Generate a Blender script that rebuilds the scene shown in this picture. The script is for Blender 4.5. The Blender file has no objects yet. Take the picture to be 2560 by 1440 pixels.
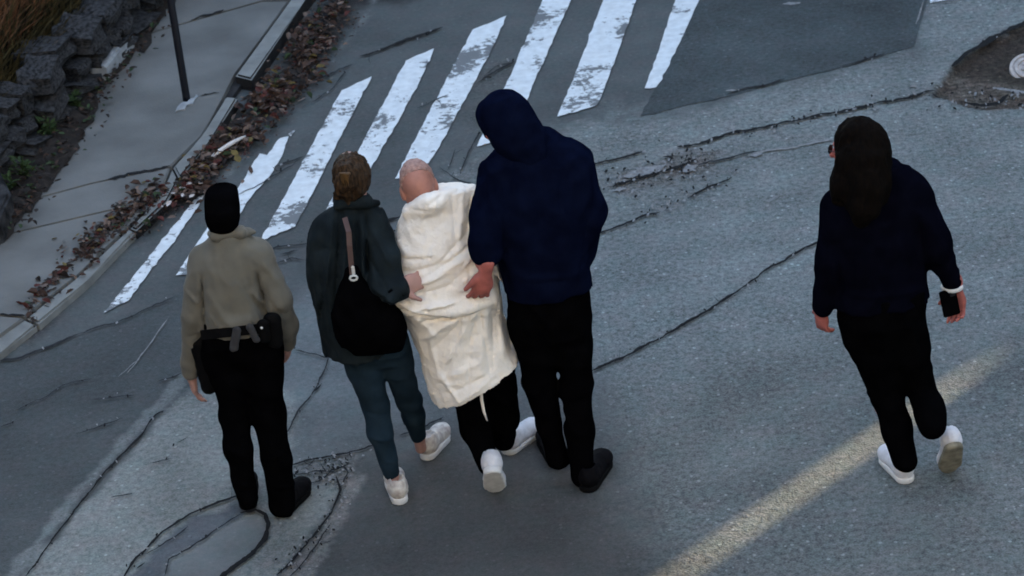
import bpy, bmesh, math, random
import numpy as np
from mathutils import Vector, Matrix
random.seed(7)
RNG = np.random.default_rng(11)
SC = bpy.context.scene
COL = SC.collection

# ------------------------------------------------------------------ camera
FPX, PITCH, LEAN, CAMH = 7555.0, math.radians(28), math.atan(.11), 7.1
CL, SL, CP, SP = math.cos(LEAN), math.sin(LEAN), math.cos(PITCH), math.sin(PITCH)
def ray(px, py):
    u = (px-1280)/FPX; v = -(py-720)/FPX
    x = u*CL+v*SL; y = -u*SL+v*CL
    return np.array([x, CP+y*SP, -SP+y*CP])
def G(px, py, z=0.0):
    d = ray(px, py); t = (z-CAMH)/d[2]
    return np.array([0, 0, CAMH])+t*d
def W(px, py, Y):
    d = ray(px, py); t = Y/d[1]
    return np.array([0, 0, CAMH])+t*d
def project(P):
    P = np.asarray(P, float)-np.array([0, 0, CAMH])
    dep = P[..., 1]*CP-P[..., 2]*SP
    y = (P[..., 1]*SP+P[..., 2]*CP)/dep; x = P[..., 0]/dep
    u = x*CL-y*SL; v = x*SL+y*CL
    return np.stack([1280+u*FPX, 720-v*FPX], -1)

cam = bpy.data.cameras.new('camera'); co = bpy.data.objects.new('camera', cam); COL.objects.link(co)
SC.camera = co
cam.sensor_width = 36; cam.lens = 36*FPX/2560; cam.clip_end = 900; cam.clip_start = .1
right = Vector((CL, -SL*SP, -SL*CP)); fw = Vector((0, CP, -SP)); upv = right.cross(fw)*1.0
right = fw.cross(upv).normalized()
# image right in world: r*CL - u*SL with r=(1,0,0), u=(0,SP,CP)
rw = Vector((1, 0, 0))*CL-Vector((0, SP, CP))*SL
uw = Vector((1, 0, 0))*SL+Vector((0, SP, CP))*CL
co.matrix_world = Matrix(((rw.x, uw.x, -fw.x, 0), (rw.y, uw.y, -fw.y, 0), (rw.z, uw.z, -fw.z, CAMH), (0, 0, 0, 1)))
cam.dof.use_dof = True; cam.dof.focus_distance = 12.9; cam.dof.aperture_fstop = 6.0

# ------------------------------------------------------------------ light
SUN_AZ = math.atan2(1.56, 1.46)       # from +Y towards +X
SUN_EL = math.radians(14)
w = bpy.data.worlds.new('World'); SC.world = w; w.use_nodes = True
nt = w.node_tree
sky = nt.nodes.new('ShaderNodeTexSky'); sky.sky_type = 'NISHITA'; sky.sun_disc = False
sky.ozone_density = .25; sky.dust_density = 2.2; sky.sun_elevation = SUN_EL; sky.sun_rotation = SUN_AZ
bg = nt.nodes['Background']; bg.inputs[1].default_value = .15
nt.links.new(sky.outputs[0], bg.inputs[0])
sd = Vector((math.sin(SUN_AZ)*math.cos(SUN_EL), math.cos(SUN_AZ)*math.cos(SUN_EL), math.sin(SUN_EL)))
sl = bpy.data.lights.new('sun', 'SUN'); sl.energy = 5.0; sl.angle = math.radians(.5); sl.color = (1, .77, .45)
so = bpy.data.objects.new('sun', sl); COL.objects.link(so)
so.rotation_euler = sd.to_track_quat('Z', 'Y').to_euler()
SC.view_settings.view_transform = 'Standard'; SC.view_settings.look = 'None'
SC.view_settings.gamma = 1; SC.view_settings.use_curve_mapping = False
SC.view_settings.exposure = 2.38
SC.cycles.filter_width = 1.75
SC.cycles.use_denoising = True
SC.cycles.max_bounces = 6

# ------------------------------------------------------------------ numpy noise
TAB = RNG.random((32, 32, 32)).astype(np.float32)
def vnoise(P):
    P = np.asarray(P, np.float32); i = np.floor(P).astype(np.int64); f = P-i
    f = f*f*(3-2*f); i &= 31; j = (i+1) & 31
    x0, y0, z0 = i[:, 0], i[:, 1], i[:, 2]; x1, y1, z1 = j[:, 0], j[:, 1], j[:, 2]
    fx, fy, fz = f[:, 0], f[:, 1], f[:, 2]
    a = TAB[x0, y0, z0]*(1-fx)+TAB[x1, y0, z0]*fx
    b = TAB[x0, y1, z0]*(1-fx)+TAB[x1, y1, z0]*fx
    c = TAB[x0, y0, z1]*(1-fx)+TAB[x1, y0, z1]*fx
    d = TAB[x0, y1, z1]*(1-fx)+TAB[x1, y1, z1]*fx
    return ((a*(1-fy)+b*fy)*(1-fz)+(c*(1-fy)+d*fy)*fz)*2-1
def noise2(x, y, s=1.0, z=.5):
    return vnoise(np.stack([x*s, y*s, np.full_like(x, z)], -1))

# ------------------------------------------------------------------ materials
def mat(name, base, rough=.85, var=.15, scale=8, bump=.0, bscale=60, spec=.3, stretch=(1, 1, 1), col2=None, sheen=0.0):
    m = bpy.data.materials.new(name); m.use_nodes = True
    n = m.node_tree.nodes; L = m.node_tree.links; b = n['Principled BSDF']
    b.inputs['Roughness'].default_value = rough; b.inputs['Specular IOR Level'].default_value = spec
    if sheen: b.inputs['Sheen Weight'].default_value = sheen
    tc = n.new('ShaderNodeTexCoord'); mp = n.new('ShaderNodeMapping'); mp.inputs['Scale'].default_value = stretch
    L.new(tc.outputs['Object'], mp.inputs[0])
    no = n.new('ShaderNodeTexNoise'); no.inputs['Scale'].default_value = scale; no.inputs['Detail'].default_value = 5
    L.new(mp.outputs[0], no.inputs[0])
    r = n.new('ShaderNodeValToRGB'); L.new(no.outputs[0], r.inputs[0])
    lo = [c*(1-var) for c in base]; hi = [min(1, c*(1+var)) for c in base] if col2 is None else col2
    r.color_ramp.elements[0].color = (*lo, 1); r.color_ramp.elements[1].color = (*hi, 1)
    r.color_ramp.elements[0].position = .3; r.color_ramp.elements[1].position = .7
    L.new(r.outputs[0], b.inputs['Base Color'])
    if bump:
        n2 = n.new('ShaderNodeTexNoise'); n2.inputs['Scale'].default_value = bscale; n2.inputs['Detail'].default_value = 4
        L.new(mp.outputs[0], n2.inputs[0])
        bp = n.new('ShaderNodeBump'); bp.inputs['Strength'].default_value = bump; bp.inputs['Distance'].default_value = .01
        L.new(n2.outputs[0], bp.inputs['Height']); L.new(bp.outputs[0], b.inputs['Normal'])
    return m

def road_mat():
    m = bpy.data.materials.new('asphalt'); m.use_nodes = True
    n = m.node_tree.nodes; L = m.node_tree.links; b = n['Principled BSDF']
    b.inputs['Roughness'].default_value = .82; b.inputs['Specular IOR Level'].default_value = .25
    tc = n.new('ShaderNodeTexCoord')
    at = n.new('ShaderNodeAttribute'); at.attribute_name = 'tone'
    sp = n.new('ShaderNodeAttribute'); sp.attribute_name = 'speck'
    def noi(s, d, w=0):
        x = n.new('ShaderNodeTexNoise'); x.inputs['Scale'].default_value = s; x.inputs['Detail'].default_value = d
        L.new(tc.outputs['Object'], x.inputs[0]); return x.outputs[0]
    def math_(op, a, c):
        x = n.new('ShaderNodeMath'); x.operation = op
        for i, v in enumerate((a, c)):
            if isinstance(v, (int, float)): x.inputs[i].default_value = v
            else: L.new(v, x.inputs[i])
        return x.outputs[0]
    n1 = math_('SUBTRACT', noi(36, 3), .5); n2 = math_('SUBTRACT', noi(110, 2), .5); n3 = math_('SUBTRACT', noi(2.3, 4), .5)
    vor = n.new('ShaderNodeTexVoronoi'); vor.inputs['Scale'].default_value = 30; L.new(tc.outputs['Object'], vor.inputs[0])
    chip = math_('MULTIPLY', math_('LESS_THAN', vor.outputs['Distance'], .24), 1.1)
    vsel = n.new('ShaderNodeSeparateColor'); L.new(vor.outputs['Color'], vsel.inputs[0])
    chip = math_('MULTIPLY', chip, math_('GREATER_THAN', vsel.outputs[0], .84))
    sp_sum = math_('ADD', math_('MULTIPLY', n1, 2.3), math_('MULTIPLY', n2, 2.2))
    sp_sum = math_('ADD', sp_sum, chip)
    f = math_('ADD', 1.0, math_('MULTIPLY', sp.outputs['Fac'], sp_sum))
    f = math_('ADD', f, math_('MULTIPLY', n3, .9))
    f = math_('MAXIMUM', f, .25)
    # mineral colour: cool / warm grains
    hue = n.new('ShaderNodeMix'); hue.data_type = 'RGBA'; hue.blend_type = 'MIX'
    hue.inputs[6].default_value = (.83, 1.05, 1.00, 1); hue.inputs[7].default_value = (1.12, .95, .95, 1)
    L.new(noi(9, 6), hue.inputs[0])
    vm = n.new('ShaderNodeVectorMath'); vm.operation = 'SCALE'; L.new(at.outputs['Color'], vm.inputs[0]); L.new(f, vm.inputs['Scale'])
    vm2 = n.new('ShaderNodeVectorMath'); vm2.operation = 'MULTIPLY'; L.new(vm.outputs[0], vm2.inputs[0]); L.new(hue.outputs[2], vm2.inputs[1])
    L.new(vm2.outputs[0], b.inputs['Base Color'])
    bp = n.new('ShaderNodeBump'); bp.inputs['Distance'].default_value = .012
    L.new(math_('ADD', n1, n2), bp.inputs['Height']); L.new(math_('MULTIPLY', sp.outputs['Fac'], .9), bp.inputs['Strength'])
    L.new(bp.outputs[0], b.inputs['Normal'])
    return m

def paint_mat():
    m = mat('road_paint', (.66, .70, .73), .6, .12, 20, .15, 120, .3)
    n = m.node_tree.nodes; L = m.node_tree.links; b = n['Principled BSDF']
    src = b.inputs['Base Color'].links[0].from_socket
    tc = n.new('ShaderNodeTexCoord')
    a = n.new('ShaderNodeTexNoise'); a.inputs['Scale'].default_value = 26; a.inputs['Detail'].default_value = 6; a.inputs['Roughness'].default_value = .7
    c = n.new('ShaderNodeTexNoise'); c.inputs['Scale'].default_value = 2.6; c.inputs['Detail'].default_value = 3
    L.new(tc.outputs['Object'], a.inputs[0]); L.new(tc.outputs['Object'], c.inputs[0])
    ad = n.new('ShaderNodeMath'); ad.operation = 'MULTIPLY_ADD'; L.new(c.outputs[0], ad.inputs[0]); ad.inputs[1].default_value = 1.5; L.new(a.outputs[0], ad.inputs[2])
    r = n.new('ShaderNodeValToRGB'); L.new(ad.outputs[0], r.inputs[0])
    r.color_ramp.elements[0].position = 1.0; r.color_ramp.elements[1].position = 1.0
    mr = n.new('ShaderNodeMapRange'); mr.inputs[1].default_value = 1.34; mr.inputs[2].default_value = 1.42; L.new(ad.outputs[0], mr.inputs[0])
    mx = n.new('ShaderNodeMix'); mx.data_type = 'RGBA'; L.new(mr.outputs[0], mx.inputs[0]); L.new(src, mx.inputs[6])
    mx.inputs[7].default_value = (.15, .16, .17, 1)
    L.new(mx.outputs[2], b.inputs['Base Color'])
    return m

M = dict(
    road=road_mat(), paint=paint_mat(),
    ground=mat('far_ground', (.10, .10, .10), .9),
    tar=mat('crack_dirt', (.0055, .006, .0075), .95, .4, 30),
    seam=mat('hairline_crack', (.016, .018, .021), .95, .4, 30),
    dust=mat('pale_grit', (.22, .22, .225), .95, .3, 60),
    slab=mat('pavement_concrete', (.136, .138, .134), .9, .26, 2.4, .25, 90),
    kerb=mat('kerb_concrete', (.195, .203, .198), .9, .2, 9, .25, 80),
    dark_face=mat('kerb_dark_face', (.012, .012, .013), .95, .4, 9),  # side faces of the kerb stones, much darker than the top
    bed=mat('joint_bed', (.02, .02, .022), .95, .3, 9),
    patch=mat('fresh_asphalt', (.062, .071, .076), .8, .3, 4, .4, 130),
    soil=mat('soil', (.020, .016, .014), .98, .5, 20, .6, 60),
    pit=mat('broken_asphalt', (.060, .052, .048), .95, .6, 18, .8, 60),
    rock=mat('wall_stone', (.017, .018, .020), .95, .6, 11, .6, 50, .1, col2=(.066, .066, .070)),
    mortar=mat('wall_core', (.010, .010, .011), .98, .3, 9),
    wood=mat('fence_wood', (.080, .046, .027), .9, .5, 7, .4, 30, stretch=(9, 9, .8)),
    post=mat('post_paint', (.006, .007, .012), .5, .2, 20),
    white=mat('pale_concrete', (.30, .32, .34), .9, .3, 14, .4, 60),
    iron=mat('cast_iron_cover', (.42, .39, .38), .6, .25, 40, .2, 90),
    weed=mat('weed_leaf', (.030, .055, .016), .8, .4, 9),
    stick=mat('bleached_wood', (.62, .58, .56), .8, .15, 20),
    unseen_facade=mat('unseen_facade_render', (.12, .115, .11), .9, .2, 2),
    bounce_wall=mat('pale_bounce_render', (.66, .63, .58), .9, .05, 2),
    glass=mat('unseen_window_glass', (.03, .035, .04), .15, .1, 2, spec=.5),
    taupe=mat('taupe_jacket', (.138, .130, .108), .9, .12, 12, .25, 300, .15, sheen=.1),
    black=mat('black_cloth', (.0020, .0020, .0025), 1.0, .3, 14, .25, 260, .0),
    navy=mat('navy_fleece', (.0030, .0048, .0155), 1.0, .3, 14, .25, 260, .0),
    knit=mat('dark_knit', (.0024, .0027, .0065), 1.0, .3, 14, .25, 260, .0),
    teal=mat('teal_jacket', (.0110, .0165, .0200), .9, .35, 9, .2, 260, .08),
    jeans=mat('teal_denim', (.0150, .0290, .0440), .95, .35, 10, .25, 300, .04),
    sheet=mat('cream_cotton', (.92, .86, .785), .9, .05, 9, .45, 70, .15),
    leather=mat('black_leather', (.002, .002, .0025), .7, .3, 20, .2, 120, .08),
    claw=mat('amber_claw', (.075, .040, .014), .4, .2, 20),
    tan=mat('brown_strap', (.09, .055, .05), .6, .2, 20),
    metal=mat('pale_metal', (.62, .62, .6), .4, .1, 20),
    grey=mat('grey_web', (.036, .036, .040), .9, .25, 30),
    shoe_w=mat('white_shoe', (.66, .66, .70), .7, .1, 30, .2, 120),
    shoe_p=mat('pale_pink_shoe', (.58, .50, .48), .7, .35, 38, .2, 120, col2=(.72, .69, .64)),
    shoe_k=mat('black_shoe', (.003, .0028, .004), .8, .3, 30, .2, 120, .08),
    sole_w=mat('white_sole', (.70, .70, .70), .7, .12, 30),
    sole_g=mat('worn_sole', (.22, .20, .15), .9, .35, 26, .4, 90),
    sole_k=mat('black_sole', (.004, .004, .0045), .9, .3, 30, 0, 60, .08),
    sock=mat('white_sock', (.7, .7, .7), .9, .05, 30),
    skin=mat('skin', (.44, .25, .21), .6, .12, 18, .1, 120),
    skin_r=mat('ruddy_skin', (.42, .195, .15), .55, .22, 14, .1, 120),
    skin_h=mat('flushed_skin', (.40, .12, .10), .6, .25, 22, .1, 120),
    hair_k=mat('black_hair', (.005, .0045, .005), .55, .4, 30, .4, 90, .3, stretch=(3, 3, .5)),
    hair_b=mat('brown_hair', (.007, .0045, .003), .6, .5, 40, .4, 90, .15, stretch=(3, 3, .6), col2=(.065, .036, .018)),
    hair_d=mat('dark_hair', (.0035, .0028, .0026), .8, .5, 40, .3, 90, .04, stretch=(3, 3, .5), col2=(.006, .004, .003)),
    hair_g=mat('grey_hair', (.35, .215, .185), .8, .3, 60, .5, 120),
    lens=mat('dark_lens', (.004, .004, .005), .2, .1, 9, spec=.5),
    eye=mat('eye', (.6, .6, .6), .3, .1, 9),
)
def leafmat(n, c): return mat(n, c, .85, .35, 30)
LEAF = [leafmat('leaf_brown', (.060, .036, .028)), leafmat('leaf_dark', (.022, .016, .014)), leafmat('leaf_red', (.075, .022, .018)),
        leafmat('leaf_tan', (.16, .115, .095)), leafmat('leaf_ochre', (.12, .09, .03)), leafmat('leaf_pale', (.50, .45, .43)), leafmat('leaf_green', (.03, .05, .022))]

# ------------------------------------------------------------------ object helpers
def link(name, me, parent=None, loc=(0, 0, 0)):
    o = bpy.data.objects.new(name, me); COL.objects.link(o); o.location = loc
    if parent is not None: o.parent = parent
    return o
def tag(o, label=None, cat=None, group=None, kind=None):
    if label: o['label'] = label
    if cat: o['category'] = cat
    if group: o['group'] = group
    if kind: o['kind'] = kind
    return o
def pymesh(name, V, Fc, m, smooth=False):
    me = bpy.data.meshes.new(name); me.from_pydata([tuple(map(float, v)) for v in V], [], [tuple(map(int, f)) for f in Fc])
    for x in (m if isinstance(m, list) else [m]): me.materials.append(x)
    if smooth: me.polygons.foreach_set('use_smooth', [True]*len(me.polygons))
    me.update(); return me
def bmmesh(name, bm, m, smooth=False):
    me = bpy.data.meshes.new(name); bm.to_mesh(me); bm.free()
    for x in (m if isinstance(m, list) else [m]): me.materials.append(x)
    if smooth: me.polygons.foreach_set('use_smooth', [True]*len(me.polygons))
    return me
def prism(poly, z0, z1, bev=.006, seg=2):
    """closed prism from a ground polygon (list of xy), top edges bevelled"""
    bm = bmesh.new(); n = len(poly)
    a = sum(poly[i][0]*poly[(i+1) % n][1]-poly[(i+1) % n][0]*poly[i][1] for i in range(n))
    if a < 0: poly = poly[::-1]
    lo = [bm.verts.new((p[0], p[1], z0)) for p in poly]; hi = [bm.verts.new((p[0], p[1], z1)) for p in poly]
    bm.faces.new(lo[::-1]); top = bm.faces.new(hi)
    for i in range(n): bm.faces.new((lo[i], lo[(i+1) % n], hi[(i+1) % n], hi[i]))
    if bev: bmesh.ops.bevel(bm, geom=list(top.edges), offset=bev, segments=seg, affect='EDGES', clamp_overlap=True)
    return bm
def boxm(c, s, R=None, bev=.004):
    bm = bmesh.new(); bmesh.ops.create_cube(bm, size=1)
    for v in bm.verts: v.co = Vector((v.co.x*s[0], v.co.y*s[1], v.co.z*s[2]))
    if bev: bmesh.ops.bevel(bm, geom=list(bm.edges), offset=bev, segments=2, affect='EDGES')
    for v in bm.verts: v.co = (Matrix(R) @ v.co if R is not None else v.co)+Vector(c)
    return bm
def tubem(pts, rad, n=10, cap=True):
    bm = bmesh.new(); pts = [Vector(p) for p in pts]; rings = []
    for i, p in enumerate(pts):
        t = (pts[min(i+1, len(pts)-1)]-pts[max(i-1, 0)]).normalized()
        a = t.orthogonal().normalized(); b = t.cross(a)
        if i and abs(t.dot(pa)) < .98: a = (pa-t*pa.dot(t)).normalized(); b = t.cross(a)
        pa = a; r = rad[i] if hasattr(rad, '__len__') else rad
        rings.append([bm.verts.new(p+(a*math.cos(6.28318*k/n)+b*math.sin(6.28318*k/n))*r) for k in range(n)])
    for i in range(len(rings)-1):
        for k in range(n): bm.faces.new((rings[i][k], rings[i][(k+1) % n], rings[i+1][(k+1) % n], rings[i+1][k]))
    if cap: bm.faces.new(rings[0][::-1]); bm.faces.new(rings[-1])
    return bm
def ribbonm(pts, wid, thick=.006, ref=(0, 0, 1)):
    """flat strap with real thickness along points"""
    bm = bmesh.new(); pts = [Vector(p) for p in pts]; R = []
    for i, p in enumerate(pts):
        t = (pts[min(i+1, len(pts)-1)]-pts[max(i-1, 0)]).normalized()
        nrm = Vector(ref); s = t.cross(nrm).normalized(); nn = s.cross(t).normalized()
        wd = wid[i] if hasattr(wid, '__len__') else wid
        R.append([bm.verts.new(p+s*wd*a+nn*thick*b) for a, b in ((-.5, -.5), (.5, -.5), (.5, .5), (-.5, .5))])
    for i in range(len(R)-1):
        for k in range(4): bm.faces.new((R[i][k], R[i][(k+1) % 4], R[i+1][(k+1) % 4], R[i+1][k]))
    bm.faces.new(R[0][::-1]); bm.faces.new(R[-1])
    bmesh.ops.recalc_face_normals(bm, faces=bm.faces)
    return bm

# ------------------------------------------------------------------ the ground
def sdpoly(P, poly):
    """signed distance in px, negative inside"""
    poly = np.array(poly, float); d = np.full(len(P), 1e9); ins = np.zeros(len(P), bool)
    for i in range(len(poly)):
        a = poly[i]; b = poly[(i+1) % len(poly)]; e = b-a; wv = P-a
        t = np.clip((wv@e)/max(e@e, 1e-9), 0, 1); d = np.minimum(d, np.hypot(*(wv-t[:, None]*e).T))
        c = ((a[1] > P[:, 1]) != (b[1] > P[:, 1]))
        with np.errstate(divide='ignore', invalid='ignore'):
            xi = (b[0]-a[0])*(P[:, 1]-a[1])/(b[1]-a[1]+1e-12)+a[0]
        ins ^= c & (P[:, 0] < xi)
    return np.where(ins, -d, d)
def sdline(P, line):
    d = np.full(len(P), 1e9)
    for a, b in zip(line[:-1], line[1:]):
        a = np.array(a, float); b = np.array(b, float); e = b-a; wv = P-a
        t = np.clip((wv@e)/(e@e), 0, 1); d = np.minimum(d, np.hypot(*(wv-t[:, None]*e).T))
    return d

tag(link('ground', pymesh('ground', [(-250, -250, -.06), (250, -250, -.06), (250, 400, -.06), (-250, 400, -.06)], [(0, 1, 2, 3)], M['ground'])), kind='structure')
gx = np.arange(-6.0, 6.01, .028); gy = np.arange(6.0, 20.0, .028)
X, Y = np.meshgrid(gx, gy); nx, ny = len(gx), len(gy)
xf, yf = X.ravel().astype(np.float32), Y.ravel().astype(np.float32)
pix = project(np.stack([xf, yf, 0*xf], -1))
wob = noise2(xf, yf, 6, 3.3)*10+noise2(xf, yf, 17, 1.3)*9+noise2(xf, yf, 40, 8.3)*5
tone = np.tile(np.array([.080, .086, .090]), (len(xf), 1)); speck = np.full(len(xf), .22)
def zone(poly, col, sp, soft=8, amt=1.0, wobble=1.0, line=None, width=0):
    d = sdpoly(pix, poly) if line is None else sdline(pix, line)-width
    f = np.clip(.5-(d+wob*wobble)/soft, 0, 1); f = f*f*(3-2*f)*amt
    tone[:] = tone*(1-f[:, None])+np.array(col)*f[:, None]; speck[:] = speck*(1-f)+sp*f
zone([(440, 1000), (620, 900), (760, 720), (1000, 560), (1300, 420), (1500, 420), (1560, 1150), (1100, 1120), (880, 1150), (740, 1160)], (.125, .135, .142), .3, 60)
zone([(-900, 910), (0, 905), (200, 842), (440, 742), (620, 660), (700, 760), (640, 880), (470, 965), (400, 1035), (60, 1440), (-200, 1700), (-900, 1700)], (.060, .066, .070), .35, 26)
zone([(1130, 440), (1480, 300), (1640, 292), (1850, 238), (2130, 165), (2300, 110), (2330, -300), (3600, -400), (3600, 2200), (1640, 2200), (1660, 1440), (1620, 1290), (1560, 1120), (1500, 930), (1440, 720), (1300, 520)], (.172, .184, .188), .72, 90, 1, 2.5)
zone([(1480, 1000), (1800, 900), (2700, 760), (3600, 700), (3600, 2200), (1480, 2200)], (.128, .137, .140), .72, 420, .85, 4.0)  # light falloff on the nearer right-hand road, painted as darker tone
zone([(880, 1165), (1100, 1060), (1300, 1010), (1480, 1040), (1545, 1150), (1600, 1300), (1650, 1460), (1600, 1900), (560, 1900), (700, 1440), (790, 1350), (860, 1260)], (.070, .069, .070), .3, 300, .95, 5.0)  # smoother darker asphalt, with the soft shadow below the group painted in
zone([(65, 1440), (205, 1268), (400, 1040), (470, 985), (640, 940), (735, 990), (745, 1060), (720, 1150), (890, 1150), (850, 1240), (700, 1440), (640, 1560), (-40, 1560)], (.180, .190, .190), .5, 16)
zone(None, (.150, .160, .165), .5, 10, .8, .6, line=[(30, 1440), (180, 1250), (330, 1080), (420, 990), (450, 950)], width=12)
zone([(330, 1440), (400, 1350), (480, 1300), (560, 1275), (610, 1260), (640, 1275), (560, 1320), (490, 1365), (425, 1400), (415, 1460)], (.085, .092, .105), .3, 14)
zone([(415, 1440), (425, 1400), (490, 1365), (570, 1315), (640, 1285), (670, 1310), (662, 1350), (625, 1392), (555, 1445)], (.150, .158, .164), .15, 8)
zone([(730, 1165), (800, 1150), (900, 1130), (885, 1185), (860, 1225), (800, 1215), (740, 1215)], (.150, .155, .155), .9, 14)
zone([(660, 1470), (740, 1400), (850, 1245), (880, 1180), (910, 1190), (870, 1290), (780, 1440), (740, 1500)], (.16, .155, .155), .6, 14)
zone([(1540, 480), (1560, 430), (1680, 385), (1800, 375), (1790, 420), (1640, 470)], (.150, .140, .138), 1.2, 26)
zone([(2325, 236), (2390, 158), (2470, 98), (2600, 40), (2660, 120), (2620, 265), (2420, 266), (2365, 256)], (.048, .036, .029), 1.2, 10, 1, .8)
zone([(2330, 235), (2400, 180), (2470, 190), (2560, 215), (2560, 262), (2420, 262), (2360, 255)], (.125, .102, .088), 1.3, 24, .8, 2.0)
zone([(1180, 190), (1260, 150), (1300, 170), (1240, 300), (1170, 330)], (.075, .075, .075), .6, 40, .7)
# gutter dirt along the kerb, a car tyre's shadow painted as a black streak further up
zone(None, (.028, .022, .020), .6, 55, .92, 1.5, line=[(60, 830), (200, 660), (330, 545), (460, 480), (530, 390), (610, 300), (700, 215), (790, 110), (900, -20)], width=30)
zone(None, (.010, .009, .011), .2, 24, .95, .7, line=[(752, 88), (815, 38), (862, -5), (940, -60)], width=15)
zone([(830, -80), (872, 14), (1000, 10), (1060, 2), (1110, -80)], (.012, .011, .012), .2, 34, .95, .6)  # shadow of a parked car, painted into the tone
zone(None, (.22, .235, .24), .6, 14, .5, .8, line=[(560, 440), (650, 340), (800, 190), (900, 60), (960, -30)], width=2)
# stains: worn darker blotches on the asphalt
bl = np.clip(noise2(xf, yf, 1.4, 7.7)*1.3+noise2(xf, yf, 3.1, 2.2)*.7, -1, 1)
tone *= (1+.10*bl)[:, None]
zf = (noise2(xf, yf, 1.2)*.006+noise2(xf, yf, 5)*.002).astype(np.float32)
pit_f = np.clip(.5-(sdpoly(pix, [(2330, 236), (2390, 165), (2470, 105), (2600, 50), (2700, 150), (2620, 262), (2420, 262)])+wob*.5)/14, 0, 1)
zf -= .035*pit_f.astype(np.float32)
idx = np.arange(nx*ny).reshape(ny, nx)
quads = np.stack([idx[:-1, :-1], idx[:-1, 1:], idx[1:, 1:], idx[1:, :-1]], -1).reshape(-1, 4)
def npmesh(name, V, Q, m, smooth=True):
    me = bpy.data.meshes.new(name); V = np.asarray(V, np.float32); Q = np.asarray(Q, np.int32)
    me.vertices.add(len(V)); me.vertices.foreach_set('co', V.ravel())
    me.loops.add(Q.size); me.loops.foreach_set('vertex_index', Q.ravel())
    me.polygons.add(len(Q)); k = Q.shape[1]
    me.polygons.foreach_set('loop_start', np.arange(0, Q.size, k, dtype=np.int32))
    me.polygons.foreach_set('loop_total', np.full(len(Q), k, np.int32))
    if smooth: me.polygons.foreach_set('use_smooth', np.ones(len(Q), bool))
    for x in (m if isinstance(m, list) else [m]): me.materials.append(x)
    me.update(calc_edges=True); me.validate(); return me
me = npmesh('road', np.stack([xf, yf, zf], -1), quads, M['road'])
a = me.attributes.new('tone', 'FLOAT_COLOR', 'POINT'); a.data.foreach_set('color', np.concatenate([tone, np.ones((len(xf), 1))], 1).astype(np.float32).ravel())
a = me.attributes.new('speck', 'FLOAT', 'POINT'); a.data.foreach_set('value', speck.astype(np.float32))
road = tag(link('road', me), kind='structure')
def road_z(x, y):
    x = np.atleast_1d(np.float32(x)); y = np.atleast_1d(np.float32(y))
    return noise2(x, y, 1.2)*.006+noise2(x, y, 5)*.002

def densify(poly, step=14, jit=2.0, closed=True):
    out = []; n = len(poly)
    for i in range(n if closed else n-1):
        a = np.array(poly[i], float); b = np.array(poly[(i+1) % n], float); k = max(1, int(np.hypot(*(b-a))/step))
        for j in range(k):
            p = a+(b-a)*j/k
            out.append(p+(RNG.normal(0, jit, 2) if j else 0))
    if not closed: out.append(np.array(poly[-1], float))
    return out
def sheet(name, poly, m, dz, jit=1.2, step=12):
    """ground sheet following the road surface, a few mm above it"""
    P = [G(*p) for p in densify(poly, step, jit)]
    bm = bmesh.new(); vs = [bm.verts.new((p[0], p[1], 0)) for p in P]
    f = bm.faces.new(vs); bmesh.ops.triangulate(bm, faces=[f])
    for _ in range(7):
        es = [e for e in bm.edges if e.calc_length() > .12]
        if not es: break
        bmesh.ops.subdivide_edges(bm, edges=es, cuts=1); bmesh.ops.triangulate(bm, faces=bm.faces)
    for v in bm.verts: v.co.z = float(road_z(v.co.x, v.co.y)[0])+dz
    bmesh.ops.recalc_face_normals(bm, faces=bm.faces)
    for f in bm.faces:
        if f.normal.z < 0: f.normal_flip()
    return link(name, bmmesh(name, bm, m), road)
patch = sheet('asphalt_patch', [(1760, -60), (1748, 0), (1700, 105), (1642, 212), (1600, 292), (1700, 268), (1850, 236), (1960, 205), (2130, 165), (2200, 142), (2285, 118), (2292, 60), (2312, 0), (2335, -60)], M['road'], .004)
pm_ = patch.data; pv = np.empty(len(pm_.vertices)*3, np.float32); pm_.vertices.foreach_get('co', pv); pv = pv.reshape(-1, 3)
pt_ = np.array([.056, .066, .072])*(1+.22*noise2(pv[:, 0], pv[:, 1], 3.0)+.16*noise2(pv[:, 0], pv[:, 1], 9.0))[:, None]
a = pm_.attributes.new('tone', 'FLOAT_COLOR', 'POINT'); a.data.foreach_set('color', np.concatenate([pt_, np.ones((len(pv), 1))], 1).astype(np.float32).ravel())
a = pm_.attributes.new('speck', 'FLOAT', 'POINT'); a.data.foreach_set('value', np.full(len(pv), .5, np.float32))
patch['label'] = 'darker smooth square of newer asphalt beside the crosswalk'
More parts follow.
